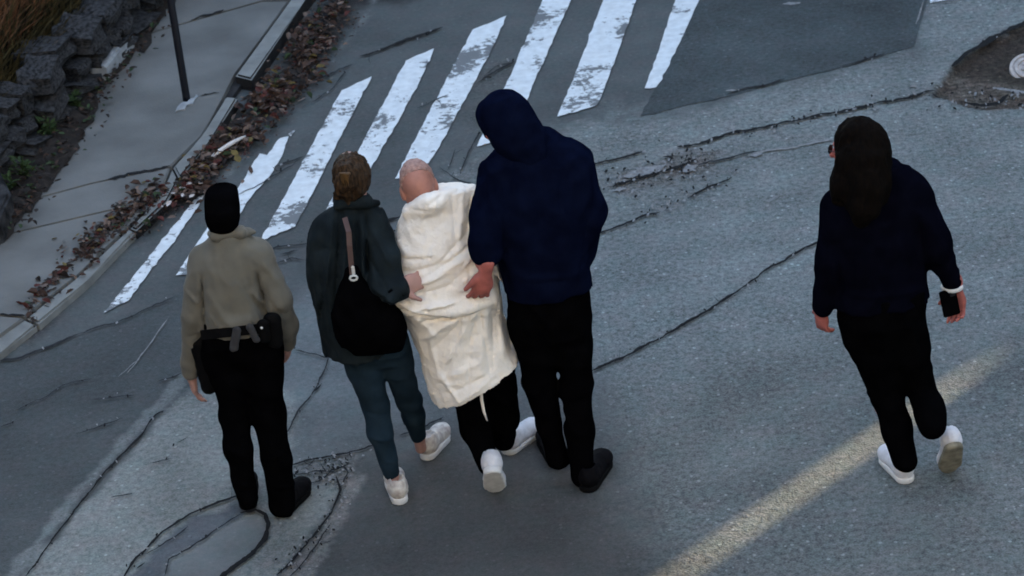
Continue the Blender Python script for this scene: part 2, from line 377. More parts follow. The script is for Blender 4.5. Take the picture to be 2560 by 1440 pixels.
# crosswalk stripes (near-left, far-left, far-right, near-right ... in order round)
STR = [
    [(258, 787), (330, 700), (400, 612), (455, 545), (488, 500), (512, 490), (490, 530), (430, 615), (370, 690), (322, 755)],
    [(440, 692), (520, 572), (560, 520), (598, 470), (650, 388), (668, 392), (700, 350), (722, 345), (705, 395), (672, 448), (640, 480), (612, 520), (560, 600), (490, 690)],
    [(650, 606), (720, 480), (800, 330), (855, 230), (930, 195), (905, 245), (850, 350), (790, 470), (738, 570)],
    [(815, 528), (885, 400), (960, 262), (1015, 155), (1085, 124), (1060, 185), (1000, 300), (925, 430), (890, 496)],
    [(988, 450), (1060, 310), (1130, 175), (1182, 76), (1266, 42), (1240, 105), (1180, 220), (1110, 350), (1072, 412)],
    [(1193, 371), (1230, 290), (1290, 160), (1358, 0), (1385, -60), (1455, -60), (1430, 0), (1370, 130), (1312, 265), (1262, 352)],
    [(1393, 295), (1440, 180), (1480, 80), (1510, 0), (1532, -60), (1616, -60), (1593, 0), (1550, 120), (1500, 250), (1492, 266)],
    [(1612, 223), (1650, 120), (1690, 0), (1710, -60), (1772, -60), (1750, 0), (1702, 105), (1648, 210), (1640, 221)],
]
for s in STR: sheet('crosswalk_stripe', s, M['paint'], .008, 1.0, 10)
sheet('paint_remnant', [(722, 340), (732, 330), (738, 330), (728, 345)], M['paint'], .008, .5)
sheet('crosswalk_stripe', [(2325, 10), (2400, 0), (2480, -25), (2440, -60), (2310, -60)], M['paint'], .008, 1.2)

def crack(pts, wpx, m='tar', dz=.011, jit=2.6, name='crack', branch=False):
    P = densify(pts, 5, 0, closed=False); n = len(P); V = []; Fc = []; s0 = RNG.random()*50
    k_ = np.arange(n); off = np.stack([noise2(k_*.11, k_*0+s0+q*7, 1.0)*jit*2.0+noise2(k_*.45, k_*0+s0+q*9, 1.0)*jit*.9 for q in (0, 1)], -1)
    wv = 1+.45*noise2(k_*.2, k_*0+s0, 1.0, 3.0)+.3*noise2(k_*.7, k_*0+s0, 1.0, 5.0)
    P = [p+o_ for p, o_ in zip(P, off)]; extra = []
    for i, p in enumerate(P):
        t = P[min(i+1, n-1)]-P[max(i-1, 0)]; t = t/max(np.hypot(*t), 1e-6); nn = np.array([-t[1], t[0]])
        ww = wpx*.5*max(.25, wv[i])*min(1, .2+min(i, n-1-i)*.25)
        for s in (-1, 1):
            g = G(*(p+nn*ww*s)); V.append((g[0], g[1], float(road_z(g[0], g[1])[0])+dz))
        if i: Fc.append((2*i-2, 2*i-1, 2*i+1, 2*i))
        if branch and 2 < i < n-2 and RNG.random() < .022:
            d_ = nn*RNG.choice([-1, 1])*RNG.uniform(.5, 1)+t*RNG.uniform(-.8, .8); L_ = RNG.uniform(10, 34)
            extra.append([tuple(p), tuple(p+d_*L_*.5+RNG.normal(0, 3, 2)), tuple(p+d_*L_)])
    o = link(name, pymesh(name, V, Fc, M[m]), road)
    for e in extra: crack(e, 2.6, 'seam', dz-.001, 1.6)
    # crumbled edge: pale chips and dark bits beside the crack
    if branch:
        for i in range(0, n, 3):
            if RNG.random() < .35:
                c = P[i]+RNG.normal(0, wpx*.9+2, 2); r = RNG.uniform(1.2, 3.6); d_ = RNG.normal(0, 1, 2); d_ /= np.hypot(*d_)
                CH.append((c, r, d_))
    return o
CH = []
CR = [
    ([(1478, 932), (1560, 895), (1650, 850), (1720, 810), (1780, 775), (1850, 726), (1920, 680), (2000, 632), (2060, 600), (2160, 545)], 7),
    ([(1480, 414), (1540, 402), (1612, 382)], 6), ([(1690, 372), (1760, 356), (1830, 336), (1930, 318), (2050, 292), (2150, 270), (2250, 252), (2338, 232)], 7.5),
    ([(1480, 592), (1540, 572), (1620, 540), (1650, 535)], 5.5), ([(1720, 500), (1770, 472), (1830, 446)], 6),
    ([(1525, 472), (1600, 448), (1680, 425), (1700, 418), (1742, 402)], 8), ([(1660, 398), (1690, 392)], 9), ([(1742, 416), (1800, 405), (1850, 392), (1900, 384)], 5),
    ([(900, 148), (950, 128), (1020, 100), (1108, 73)], 7), ([(735, 236), (800, 200), (880, 165)], 4.5), ([(780, 260), (830, 225), (860, 180)], 4),
    ([(660, 628), (720, 618), (790, 606)], 4.5), ([(690, 665), (730, 650), (760, 655)], 4), ([(700, 640), (745, 632)], 5),
    ([(0, 908), (60, 895), (130, 868), (200, 838)], 6.5), ([(200, 838), (330, 795), (440, 748)], 3.5),
    ([(190, 1088), (235, 1076), (270, 1062), (306, 1048)], 3), ([(40, 1030), (110, 1000), (160, 965), (230, 950)], 2.4), ([(230, 1006), (280, 996), (340, 990)], 2.4), ([(395, 958), (430, 948), (455, 936)], 4), ([(0, 1070), (40, 1060)], 3),
    ([(60, 1452), (150, 1330), (250, 1200), (340, 1100), (392, 1042), (410, 1030)], 6),
    ([(690, 1450), (780, 1350), (830, 1285), (850, 1230), (840, 1195)], 7), ([(725, 1450), (790, 1372), (828, 1310)], 5), ([(722, 1168), (800, 1152), (900, 1130), (960, 1112)], 5.5), ([(1000, 1094), (1060, 1070), (1110, 1046)], 5),
    ([(740, 1195), (790, 1180), (840, 1185)], 5), ([(750, 1215), (800, 1205), (830, 1178), (875, 1165)], 4.5), ([(800, 1160), (820, 1195)], 4), ([(845, 1150), (870, 1185), (850, 1225)], 4.5), ([(770, 1172), (790, 1150)], 4),
    ([(305, 1452), (340, 1402), (400, 1340), (480, 1290), (545, 1262), (600, 1238)], 7), ([(412, 1450), (422, 1402), (490, 1362), (560, 1318), (605, 1288)], 4.5), ([(370, 1390), (400, 1370), (440, 1345), (470, 1320)], 4.5), ([(345, 1425), (362, 1410)], 10),
    ([(740, 880), (790, 890), (822, 900), (800, 960), (745, 1035), (712, 1095)], 4.5), ([(780, 985), (805, 965)], 7),
    ([(1195, 210), (1240, 180), (1292, 155)], 5), ([(1205, 195), (1240, 170), (1280, 160)], 3), ([(1150, 440), (1172, 385), (1200, 330)], 4.5), ([(1100, 425), (1150, 455), (1190, 470)], 4), ([(1120, 430), (1140, 380)], 3.5),
    ([(950, 562), (1005, 545)], 8), ([(960, 590), (1005, 575)], 6), ([(1818, 238), (1870, 226), (1965, 202)], 5), ([(2100, 172), (2160, 152), (2210, 140)], 4),
    ([(2378, 168), (2450, 118), (2510, 84), (2600, 45)], 14), ([(2418, 262), (2450, 266), (2495, 262), (2520, 240)], 13), ([(2330, 238), (2350, 250)], 9),
    ([(370, 1165), (430, 1150)], 3), ([(280, 1248), (330, 1240)], 4), ([(440, 1110), (470, 1095)], 3),
    ([(560, 505), (640, 470), (760, 400)], 2.5), ([(690, 420), (760, 395)], 4), ([(1045, 275), (1120, 240)], 2.2),
]
for p, wd in CR: crack(p, wd*.72, 'tar' if wd > 5 and not (p[0][0] < 480 and 895 < p[0][1] < 1200) else 'seam', jit=2.2, branch=True)
rim = crack([(600, 1286), (640, 1279), (664, 1290), (672, 1312), (664, 1350), (630, 1390), (580, 1426), (545, 1452)], 10, jit=1.0)
for p, wd in [([(1880, 386), (1960, 374), (2085, 354)], 4), ([(2308, 4), (2298, 40), (2290, 64)], 5),               ([(1560, 445), (1640, 425), (1665, 412)], 16), ([(1700, 432), (1740, 420)], 15), ([(1532, 482), (1565, 474)], 9), ([(1872, 395), (1905, 388)], 13), ([(2486, 222), (2530, 228), (2575, 236)], 8), ([(2275, 222), (2290, 219)], 10), ([(320, 938), (420, 800)], 2.5), ([(295, 945), (350, 900)], 2),
              ([(1812, 232), (1838, 230)], 7), ([(1960, 12), (2000, 8)], 9)]:
    crack(p, wd, 'dust', .009, 2.0, 'grit')

for (ax_, ay_), (bx_, by_), n_, sp_ in (((1525, 470), (1800, 385), 110, 24), ((740, 1195), (885, 1160), 90, 22), ((700, 1430), (860, 1250), 50, 16), ((1840, 340), (2330, 240), 50, 9), ((1600, 545), (1840, 440), 40, 12), ((2340, 250), (2560, 255), 60, 16)):
    for _ in range(n_):
        u_ = RNG.random(); d_ = RNG.normal(0, 1, 2); CH.append((np.array([ax_+(bx_-ax_)*u_, ay_+(by_-ay_)*u_])+RNG.normal(0, sp_, 2), RNG.uniform(1.2, 4.2), d_/np.hypot(*d_)))
for mm, sel in (('dust', 0), ('tar', 1)):
    V = []; Fc = []
    for c, r, d_ in CH[sel::2]:
        nn = np.array([-d_[1], d_[0]]); k = len(V); z_ = None
        for u, v_ in ((-1, -.5), (.2, -.8), (1, .1), (.3, .7), (-.6, .6)):
            g = G(*(c+d_*u*r*1.3+nn*v_*r)); z_ = float(road_z(g[0], g[1])[0]); V.append((g[0], g[1], z_+.012+.004*(u > 0)))
        Fc.append(tuple(range(k, k+5)))
    o = tag(link('crumbled_grit', pymesh('crumbled_grit', V, Fc, M[mm]), road), kind='stuff')
# ------------------------------------------------------------------ pavement and kerb
ZP = .06
bedp = [G(p[0], p[1], 0) for p in [(830, -140), (770, -20), (625, 195), (590, 242), (520, 350), (440, 452), (330, 560), (95, 812), (-160, 1010), (-500, 900), (-200, 200), (330, -250), (600, -250)]]
pavement = tag(link('pavement', bmmesh('pavement', prism([(p[0], p[1]) for p in bedp], -.04, .028, 0), M['bed'])), kind='structure')
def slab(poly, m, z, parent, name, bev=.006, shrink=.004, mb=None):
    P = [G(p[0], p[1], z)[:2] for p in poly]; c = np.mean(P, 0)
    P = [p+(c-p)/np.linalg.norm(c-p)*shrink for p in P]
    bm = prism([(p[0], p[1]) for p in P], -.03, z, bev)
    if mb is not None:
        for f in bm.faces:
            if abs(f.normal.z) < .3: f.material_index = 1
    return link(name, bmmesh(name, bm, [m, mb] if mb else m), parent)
WB = lambda t: (-60+t*500, 640-t*660)     # line well behind the wall base, in picture px
slabs = [
    [(880, -220), (725, 0), (690, 48), (655, 2), (470, 55), (200, 130), (300, -220)],
    [(652, 4), (640, 112), (585, 187), (560, 238), (505, 340), (428, 414), (330, 435), (225, 458), (0, 520), (-100, 300), (200, 133), (470, 57)],
    [(426, 418), (396, 497), (240, 532), (90, 567), (-140, 620), (-120, 560), (0, 523), (225, 461), (330, 438)],
    [(394, 500), (320, 565), (190, 690), (62, 790), (0, 786), (-200, 780), (-160, 624), (90, 570), (240, 535)],
    [(60, 794), (0, 836), (-140, 950), (-400, 900), (-220, 784), (0, 790)],
]
slabs[0] = [(880, -220), (726, 0), (690, 50), (655, 2), (470, 55), (200, 130), (300, -220)]
slabs[0] = [(880, -220), (726, -2), (724, 0), (655, 0), (470, 54), (200, 130), (300, -220)]
slabs[1] = [(722, 2), (585, 187), (560, 238), (505, 340), (428, 414), (330, 435), (225, 458), (0, 520), (-100, 300), (200, 133), (470, 57), (655, 3)]
for s in slabs: slab(s, M['slab'], ZP, pavement, 'paving_slab')
def kerb(poly, z, dark_side=True): return slab(poly, M['kerb'], z, pavement, 'kerb_stone', .012, .003, M['dark_face'] if dark_side else None)
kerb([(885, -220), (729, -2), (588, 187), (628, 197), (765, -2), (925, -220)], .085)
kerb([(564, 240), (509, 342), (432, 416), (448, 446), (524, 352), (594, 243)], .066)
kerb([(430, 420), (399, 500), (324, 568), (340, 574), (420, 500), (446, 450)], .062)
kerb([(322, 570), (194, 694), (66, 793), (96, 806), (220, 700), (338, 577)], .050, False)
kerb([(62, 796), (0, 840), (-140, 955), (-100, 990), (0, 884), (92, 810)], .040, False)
def pcrack(pts, wpx, z, m='tar', jit=1.6):
    P = densify(pts, 10, jit, closed=False); n = len(P); V = []; Fc = []
    for i, p in enumerate(P):
        t = P[min(i+1, n-1)]-P[max(i-1, 0)]; t = t/max(np.hypot(*t), 1e-6); nn = np.array([-t[1], t[0]])
        ww = wpx*.5*(.5+.8*RNG.random())*(.2 if i in (0, n-1) else 1)
        for s in (-1, 1): V.append(G(*(p+nn*ww*s), z))
        if i: Fc.append((2*i-2, 2*i-1, 2*i+1, 2*i))
    return link('crack', pymesh('crack', V, Fc, M[m]), pavement)
pcrack([(270, 448), (330, 434), (380, 426), (424, 414)], 7, ZP+.004)
pcrack([(478, 50), (520, 38), (560, 24)], 5, ZP+.004)
pcrack([(500, 240), (548, 232)], 3, ZP+.004)
pcrack([(0, 784), (62, 789)], 5, ZP+.004)
# soil strip at the wall foot
SB = [(-40, 640), (20, 600), (42, 560), (100, 500), (150, 430), (195, 360), (238, 285), (240, 240), (318, 165), (380, 95), (430, 20), (470, -60), (300, -60), (150, 180), (0, 380), (-60, 450)]
P = [G(p[0], p[1], ZP) for p in densify(SB, 14, 7)]
bm = bmesh.new(); vs = [bm.verts.new((p[0], p[1], ZP+.006)) for p in P]; bmesh.ops.triangulate(bm, faces=[bm.faces.new(vs)])
for _ in range(4): bmesh.ops.subdivide_edges(bm, edges=[e for e in bm.edges if e.calc_length() > .09], cuts=1); bmesh.ops.triangulate(bm, faces=bm.faces)
for v in bm.verts:
    if not v.is_boundary: v.co.z += .012+.03*random.random()
for f in bm.faces:
    if f.normal.z < 0: f.normal_flip()
tag(link('soil_strip', bmmesh('soil_strip', bm, M['soil'], True)), kind='structure')

# ------------------------------------------------------------------ stone wall, fence, post
b0 = G(0, 452, ZP); b1 = G(400, 20, ZP); wd = (b1-b0)/np.linalg.norm(b1-b0); wn = np.array([wd[1], -wd[0], 0])   # wn: towards the road
if wn[0] < 0: wn = -wn
WH = .225
def wp(s, out, z): return b0+wd*s+wn*out+np.array([0, 0, z-ZP])
S0, S1 = -1.6, 4.2
core = [wp(S0, -.10, 0), wp(S1, -.10, 0), wp(S1, -.42, 0), wp(S0, -.42, 0)]
wall = tag(link('stone_wall', bmmesh('stone_wall', prism([(p[0], p[1]) for p in core], 0, ZP+WH-.05, .02), M['mortar'])),
           'low dark rubble stone wall at the back of the pavement', 'wall')
rocks = []
for k in range(7):
    bm = bmesh.new(); bmesh.ops.create_cube(bm, size=1); bmesh.ops.subdivide_edges(bm, edges=bm.edges, cuts=2, use_grid_fill=True)
    rr = random.Random(k)
    for v in bm.verts:
        c = v.co.copy(); L_ = max(abs(c.x), abs(c.y), abs(c.z)); rnd = c.normalized()*.56
        v.co = c.lerp(rnd, .34)*(1+rr.uniform(-.16, .13))
    rocks.append(bmmesh('stone', bm, M['rock'], False))
z = .0; row = 0; first = True
while z < WH-.02:
    hh = random.uniform(.09, .15); s = S0+random.uniform(0, .2)
    while s < S1:
        ln = random.uniform(.12, .42)
        o = link('stone', random.choice(rocks), wall)
        c = wp(s+ln/2, -.10+random.uniform(-.07, .07), ZP+z+hh/2+random.uniform(-.02, .02))
        o.location = c; o.rotation_euler = (random.uniform(-.2, .2), random.uniform(-.25, .25), math.atan2(wd[1], wd[0])+random.uniform(-.15, .15))
        o.scale = (ln*1.0, random.uniform(.22, .30), hh*random.uniform(.9, 1.08))
        s += ln+random.uniform(.0, .035)
    z += hh; row += 1
# bank of dry grass behind the wall
V = []; Fc = []; nb = 30
for j in range(6):
    for i in range(nb+1):
        out = -.22-.5*j; q = wp(S0-.5+(S1-S0+1)*i/nb, out, ZP+WH-.06+.34*j*.9+random.uniform(-.03, .03)); V.append(q)
        if i and j: Fc.append(((j-1)*(nb+1)+i-1, (j-1)*(nb+1)+i, j*(nb+1)+i, j*(nb+1)+i-1))
tag(link('bank', pymesh('bank', V, Fc, M['soil'], True)), kind='structure')
V = []; Fc = []; MI = []
for _ in range(16000):
    s = random.uniform(S0, 2.6); t = random.random()**1.3*1.6; q = wp(s, -.20-t, ZP+WH-.08+.612*t)
    hh = random.uniform(.10, .30); a_ = random.uniform(0, 6.28); w_ = random.uniform(.004, .009); ln = np.array([random.gauss(.10, .10), random.gauss(-.02, .08), 0])*hh*2+wn*random.uniform(0, .12)
    d_ = np.array([math.cos(a_), math.sin(a_), 0])*w_; m1 = q+ln*.35+np.array([0, 0, hh*.6]); m2 = q+ln+np.array([0, 0, hh]); k = len(V)
    V += [q-d_, q+d_, m1-d_*.8, m1+d_*.8, m2]; Fc += [(k, k+1, k+3, k+2), (k+2, k+3, k+4)]
    r = random.random(); g = 0 if t > .12+.22*random.random() else 1
    mi = (0 if r < .6 else 2) if g == 0 else (1 if r < .7 else 3)
    MI += [mi, mi]
me = pymesh('dry_grass', V, Fc, [mat('dry_grass_brown', (.19, .100, .055), .95, .4, 6, 0, 60, .05), mat('grass_olive', (.070, .056, .026), .95, .4, 6, 0, 60, .05), mat('dry_grass_rust', (.14, .064, .033), .95, .4, 6, 0, 60, .05), mat('grass_dark', (.012, .012, .008), .95, .4, 6, 0, 60, .05)])
me.polygons.foreach_set('material_index', MI); tag(link('dry_grass', me), kind='stuff')
gp = wp(3.05, -.02, ZP)
pst = tag(link('gate_post', bmmesh('gate_post', boxm((0, 0, .75), (.07, .07, 1.5)), M['post']), loc=gp), 'black square post standing against the end of the stone wall', 'post')
link('post_cap', bmmesh('post_cap', boxm((0, 0, 1.51), (.09, .09, .025)), M['post']), pst)
# pale concrete block lying at the wall foot
c0 = G(252, 205, ZP); c1 = G(318, 122, ZP); cc = (c0+c1)/2; dd = c1-c0
bm = boxm((0, 0, .055), (np.linalg.norm(dd)*1.05, .10, .10), None, .012)
for v in bm.verts: v.co += Vector((random.uniform(-.004, .004), random.uniform(-.004, .004), random.uniform(-.003, .003)))
o = tag(link('concrete_block', bmmesh('concrete_block', bm, M['white']), loc=cc), 'pale mottled concrete block lying on the pavement at the wall foot', 'block')
o.rotation_euler = (0, 0, math.atan2(dd[1], dd[0]))
# pier at the very edge
e0 = G(-40, 600, ZP); e1 = G(38, 556, ZP)
pier_poly = [G(*p, ZP)[:2] for p in [(40, 548), (12, 606), (-160, 690), (-160, 560), (6, 478)]]
tag(link('concrete_pier', bmmesh('concrete_pier', prism([(p[0], p[1]) for p in pier_poly], ZP-.02, ZP+.16, .015), M['rock'])), 'weathered concrete step end beside the stone wall, cut by the left edge', 'pier')

# sign post with its painted foot
pb = G(467, 250, ZP)
sp = tag(link('sign_post', bmmesh('sign_post', tubem([(0, 0, 0), (0, 0, .03), (0, 0, 2.7)], [.023, .0225, .0215], 14), M['post'], True), loc=pb),
         'slim dark round post standing on the pavement near the kerb', 'post')
link('post_cap', bmmesh('post_cap', tubem([(0, 0, 2.7), (0, 0, 2.72), (0, 0, 2.735)], [.026, .026, .01], 14), M['post'], True), sp)
bpoly = [G(*p, ZP)-pb for p in densify([(438, 282), (452, 262), (470, 258), (490, 238), (497, 243), (482, 262), (462, 276)], 9, 2)]
link('base_plate', bmmesh('base_plate', prism([(p[0], p[1]) for p in bpoly], .001, .009, .002), M['white']), sp)

# iron valve cover in the broken asphalt, tilted
vb = G(2572, 172, -.02)
def lathe(prof, n=36):
    V = []; Fc = []
    for i, (r, z) in enumerate(prof):
        for k in range(n): V.append((r*math.cos(6.28318*k/n), r*math.sin(6.28318*k/n), z))
        if i:
            for k in range(n): Fc.append(((i-1)*n+k, (i-1)*n+(k+1) % n, i*n+(k+1) % n, i*n+k))
    return V, Fc
V, Fc = lathe([(.107, -.05), (.107, .012), (.104, .016), (.090, .016), (.087, .006), (.080, .006), (.077, .016), (.062, .016), (.058, .004), (.0005, .004)])
vc = tag(link('valve_cover', pymesh('valve_cover', V, Fc, M['iron'], False), loc=vb), 'round pale iron valve cover with raised rings in broken asphalt', 'valve cover')
vc.rotation_euler = (math.radians(24), math.radians(-4), 0)
for k in range(7):
    a = k*6.28318/6; r = 0 if k == 6 else .033
    V, Fc = lathe([(.0115, .003), (.0115, .012), (.009, .015), (.0004, .015)], 6)
    link('raised_boss', pymesh('raised_boss', [(x+r*math.cos(a), y+r*math.sin(a), z) for x, y, z in V], Fc, M['iron']), vc)

# ------------------------------------------------------------------ buildings out of frame, added to shade the street and shape its light
def unseen_building(c, size, rot, label, m='unseen_facade'):
    o = tag(link('unseen_building', bmmesh('unseen_building', boxm((0, 0, size[2]/2), size, None, 0), M[m]), loc=c), label, 'unseen_building'); o.rotation_euler = (0, 0, rot)
    wm = bmmesh('unseen_window', boxm((0, 0, 0), (1.1, .1, 1.5), None, .02), M['glass'])
    for i in range(int(size[0]/3)):
        for j in range(int(size[2]/3.2)):
            q = link('unseen_window', wm, o); q.location = (-size[0]/2+1.6+3*i, -size[1]/2-.02, 1.6+3.2*j)
    return o
dv = np.array([math.sin(SUN_AZ), math.cos(SUN_AZ), 0]); lv = np.array([dv[1], -dv[0], 0])
Bp = G(2430, 928); GAPW = .075; D = 16.0  # gap between the added houses, sized to shape the sun streak
wc = Bp+dv*D; rotb = math.atan2(lv[1], lv[0])
# the wall planes face the street (local -Y towards the scene)
unseen_building(tuple(wc+lv*(GAPW/2+14)+dv*4), (28, 8, 15), rotb, 'unseen tall house added to shade the street, near side of the sun gap')
unseen_building(tuple(wc-lv*(GAPW/2+14)+dv*4), (28, 8, 15), rotb, 'unseen tall house added to shade the street, far side of the sun gap')
hb = (D+4.0)*math.tan(SUN_EL)
tag(link('streak_end_wall', bmmesh('streak_end_wall', boxm(tuple(wc+dv*4.2+np.array([0, 0, hb/2])), (GAPW+.02, .4, hb), Matrix.Rotation(rotb, 3, 'Z'), 0), M['unseen_facade'])), 'unseen wall in the narrow gap, added to end the sun streak', 'wall')  # added block that cuts the sun streak off at its far end
unseen_building((-14.5, 12.0, 0), (30, 8, 8), math.pi/2, 'unseen house behind the stone wall, added to block sky on the left')  # added to narrow the open sky on the left
unseen_building((0, -6.0, 0), (40, 9, 11.5), math.pi, 'unseen house behind the viewpoint, made pale to bounce light on the street', 'bounce_wall')  # out of view, coloured pale to bounce warm light onto the people's backs

# ------------------------------------------------------------------ signed distance modelling
class SDF:
    def __init__(s, lo, hi, h):
        s.lo = np.array(lo, np.float32); s.h = h
        s.n = np.ceil((np.array(hi)-np.array(lo))/h).astype(int)+1
        s.a = np.full(s.n, .08, np.float32)
    def block(s, lo, hi):
        i0 = np.clip(np.floor((np.array(lo)-s.lo)/s.h).astype(int), 0, s.n); i1 = np.clip(np.ceil((np.array(hi)-s.lo)/s.h).astype(int)+1, 0, s.n)
        if np.any(i1 <= i0): return None, None
        g = [s.lo[k]+s.h*np.arange(i0[k], i1[k], dtype=np.float32) for k in range(3)]
        P = np.stack(np.meshgrid(*g, indexing='ij'), -1)
        return P, tuple(slice(i0[k], i1[k]) for k in range(3))
    def add(s, fn, lo, hi, k=0.0, op='u'):
        m = k+3*s.h+.01
        P, sl_ = s.block(np.array(lo)-m, np.array(hi)+m)
        if P is None: return
        sh = P.shape[:3]; d = fn(P.reshape(-1, 3)).reshape(sh).astype(np.float32); A = s.a[sl_]
        if op == 'u':
            if k > 0:
                hh = np.maximum(k-np.abs(A-d), 0)/k; s.a[sl_] = np.minimum(A, d)-hh*hh*k*.25
            else: s.a[sl_] = np.minimum(A, d)
        elif op == 's':
            if k > 0:
                hh = np.maximum(k-np.abs(A+d), 0)/k; s.a[sl_] = np.maximum(A, -d)+hh*hh*k*.25
            else: s.a[sl_] = np.maximum(A, -d)
    def cone(s, a, b, ra, rb, k=0.0, flat=None, op='u'):
        a = np.array(a, np.float32); b = np.array(b, np.float32); e = b-a; L2 = max(float(e@e), 1e-9)
        def fn(P):
            wv = P-a
            t = np.clip(wv@e/L2, 0, 1); q = wv-t[:, None]*e
            if flat is not None:
                nvec = np.array(flat[0], np.float32); nvec = nvec/np.linalg.norm(nvec); c = q@nvec
                q = q+((1/flat[1]-1)*c)[:, None]*nvec
            return np.sqrt((q*q).sum(1))-(ra+(rb-ra)*t)
        R = max(ra, rb); s.add(fn, np.minimum(a, b)-R, np.maximum(a, b)+R, k, op)
    def ell(s, c, r, ax=None, k=0.0, op='u'):
        c = np.array(c, np.float32); r = np.array(r, np.float32); A = np.eye(3, dtype=np.float32) if ax is None else np.array(ax, np.float32)
        def fn(P):
            q = (P-c)@A.T; k0 = np.sqrt(((q/r)**2).sum(1)); k1 = np.sqrt(((q/(r*r))**2).sum(1))+1e-6
            return k0*(k0-1)/k1
        R = r.max(); s.add(fn, c-R, c+R, k, op)
    def loft(s, st, k=0.0, n=2.4, cut=None, twist=None):
        """stations (center, rx, ry); sorted by z; rounded only by cutting planes"""
        st = sorted(st, key=lambda q: q[0][2]); Z = np.array([q[0][2] for q in st])
        zz = np.linspace(Z[0], Z[-1], 120)
        def sm(vals):
            v = np.interp(zz, Z, vals); kk = np.hanning(17); kk /= kk.sum(); return np.convolve(np.pad(v, 8, mode='edge'), kk, 'valid')
        cx, cy, rx, ry = (sm([q[0][0] for q in st]), sm([q[0][1] for q in st]), sm([q[1] for q in st]), sm([q[2] for q in st]))
        def fn(P):
            z = P[:, 2]; X_ = np.interp(z, zz, cx); Y_ = np.interp(z, zz, cy); A = np.interp(z, zz, rx); B = np.interp(z, zz, ry)
            u = np.abs((P[:, 0]-X_)/A); v = np.abs((P[:, 1]-Y_)/B)
            r_ = (u**n+v**n)**(1/n)
            d = (r_-1)*np.minimum(A, B)
            top = z-Z[-1]; bot = Z[0]-z
            d = np.maximum(d, np.maximum(top, bot))
            if cut is not None:
                for (p0, nv) in cut: d = np.maximum(d, (P-np.array(p0, np.float32))@np.array(nv, np.float32))
            return d
        R = max(max(q[1], q[2]) for q in st)
        C = np.array([q[0] for q in st]); s.add(fn, C.min(0)-[R, R, 0], C.max(0)+[R, R, 0], k)
    def plane_cut(s, p0, nv, lo=None, hi=None):
        P, sl_ = s.block(s.lo if lo is None else lo, s.lo+s.h*s.n if hi is None else hi)
        d = (P-np.array(p0, np.float32))@np.array(nv, np.float32); s.a[sl_] = np.maximum(s.a[sl_], d)
    def band(s, fn, w=.035):
        m = np.argwhere(np.abs(s.a) < w)
        if len(m) == 0: return
        P = s.lo+s.h*m.astype(np.float32); s.a[m[:, 0], m[:, 1], m[:, 2]] += fn(P)
    def wrinkle(s, amp, freq, stretch=(1, 1, 1), seed=0.0):
        st = np.array(stretch, np.float32)
        def fn(P):
            q = P*st*freq+seed; wv = np.stack([vnoise(q*.6+9), vnoise(q*.6+17), vnoise(q*.6+29)], -1)
            n_ = vnoise(q+wv*1.2); return -amp*(1-2*np.abs(n_))+amp*.4*vnoise(q*2.1+5)
        s.band(fn)
    def folds(s, L, Y0):
        """ridges(+)/grooves(-) of cloth: (x1,y1,x2,y2,width px,amp mm) in photograph px, on the side that faces the street camera"""
        segs = []
        for (x1, y1, x2, y2, wpx, amp) in L:
            a = W(x1, y1, Y0); b = W(x2, y2, Y0); segs.append((a[[0, 2]], b[[0, 2]], wpx*.72/555, amp*1.35/1000))
        def fn(P):
            o = np.zeros(len(P), np.float32); q = P[:, [0, 2]]
            for a, b, wv, am in segs:
                e = b-a; r = q-a; t = np.clip(r@e/(e@e), 0, 1); dd_ = np.hypot(*(r-t[:, None]*e).T)
                o -= am*(np.exp(-(dd_/wv)**2) if am > 0 else np.exp(-dd_/wv*1.15)*1.15)*np.sin(np.pi*np.clip(t*.9+.05, 0, 1))**.5
            return o*(P[:, 1] < Y0+.16)
        s.band(fn)
    def mesh(s, name, m, base=(0, 0, 0)):
        A = s.a; A = A.copy(); A[0] = A[-1] = .05; A[:, 0] = A[:, -1] = .05; A[:, :, 0] = A[:, :, -1] = .05
        ins = A < 0; nX, nY, nZ = A.shape
        c = np.zeros((nX-1, nY-1, nZ-1), np.int8)
        for dx in (0, 1):
            for dy in (0, 1):
                for dz in (0, 1): c += ins[dx:nX-1+dx, dy:nY-1+dy, dz:nZ-1+dz]
        act = np.argwhere((c > 0) & (c < 8)); i, j, k = act.T
        offs = [(x, y, z) for x in (0, 1) for y in (0, 1) for z in (0, 1)]
        val = np.stack([A[i+x, j+y, k+z] for x, y, z in offs], 1); acc = np.zeros((len(act), 3), np.float32); cnt = np.zeros(len(act), np.float32)
        for p in range(8):
            for q in range(p+1, 8):
                o1, o2 = np.array(offs[p]), np.array(offs[q])
                if np.abs(o1-o2).sum() != 1: continue
                cr_ = (val[:, p] < 0) != (val[:, q] < 0); t = np.where(cr_, val[:, p]/(val[:, p]-val[:, q]+1e-12), 0)
                acc += np.where(cr_[:, None], o1+(o2-o1)*t[:, None], 0); cnt += cr_
        V = s.lo+s.h*(act+acc/np.maximum(cnt, 1)[:, None])
        idm = np.full((nX-1, nY-1, nZ-1), -1, np.int32); idm[i, j, k] = np.arange(len(act)); Q = []
        for ax in range(3):
            sl0 = [slice(None)]*3; sl1 = [slice(None)]*3; sl0[ax] = slice(0, -1); sl1[ax] = slice(1, None)
            e = np.argwhere(ins[tuple(sl0)] != ins[tuple(sl1)])
            b, c_ = (ax+1) % 3, (ax+2) % 3
            e = e[(e[:, b] > 0) & (e[:, c_] > 0) & (e[:, b] < A.shape[b]-1) & (e[:, c_] < A.shape[c_]-1)]
            def cell(db, dc):
                q = e.copy(); q[:, b] += db; q[:, c_] += dc; return idm[q[:, 0], q[:, 1], q[:, 2]]
            q = np.stack([cell(-1, -1), cell(0, -1), cell(0, 0), cell(-1, 0)], 1)
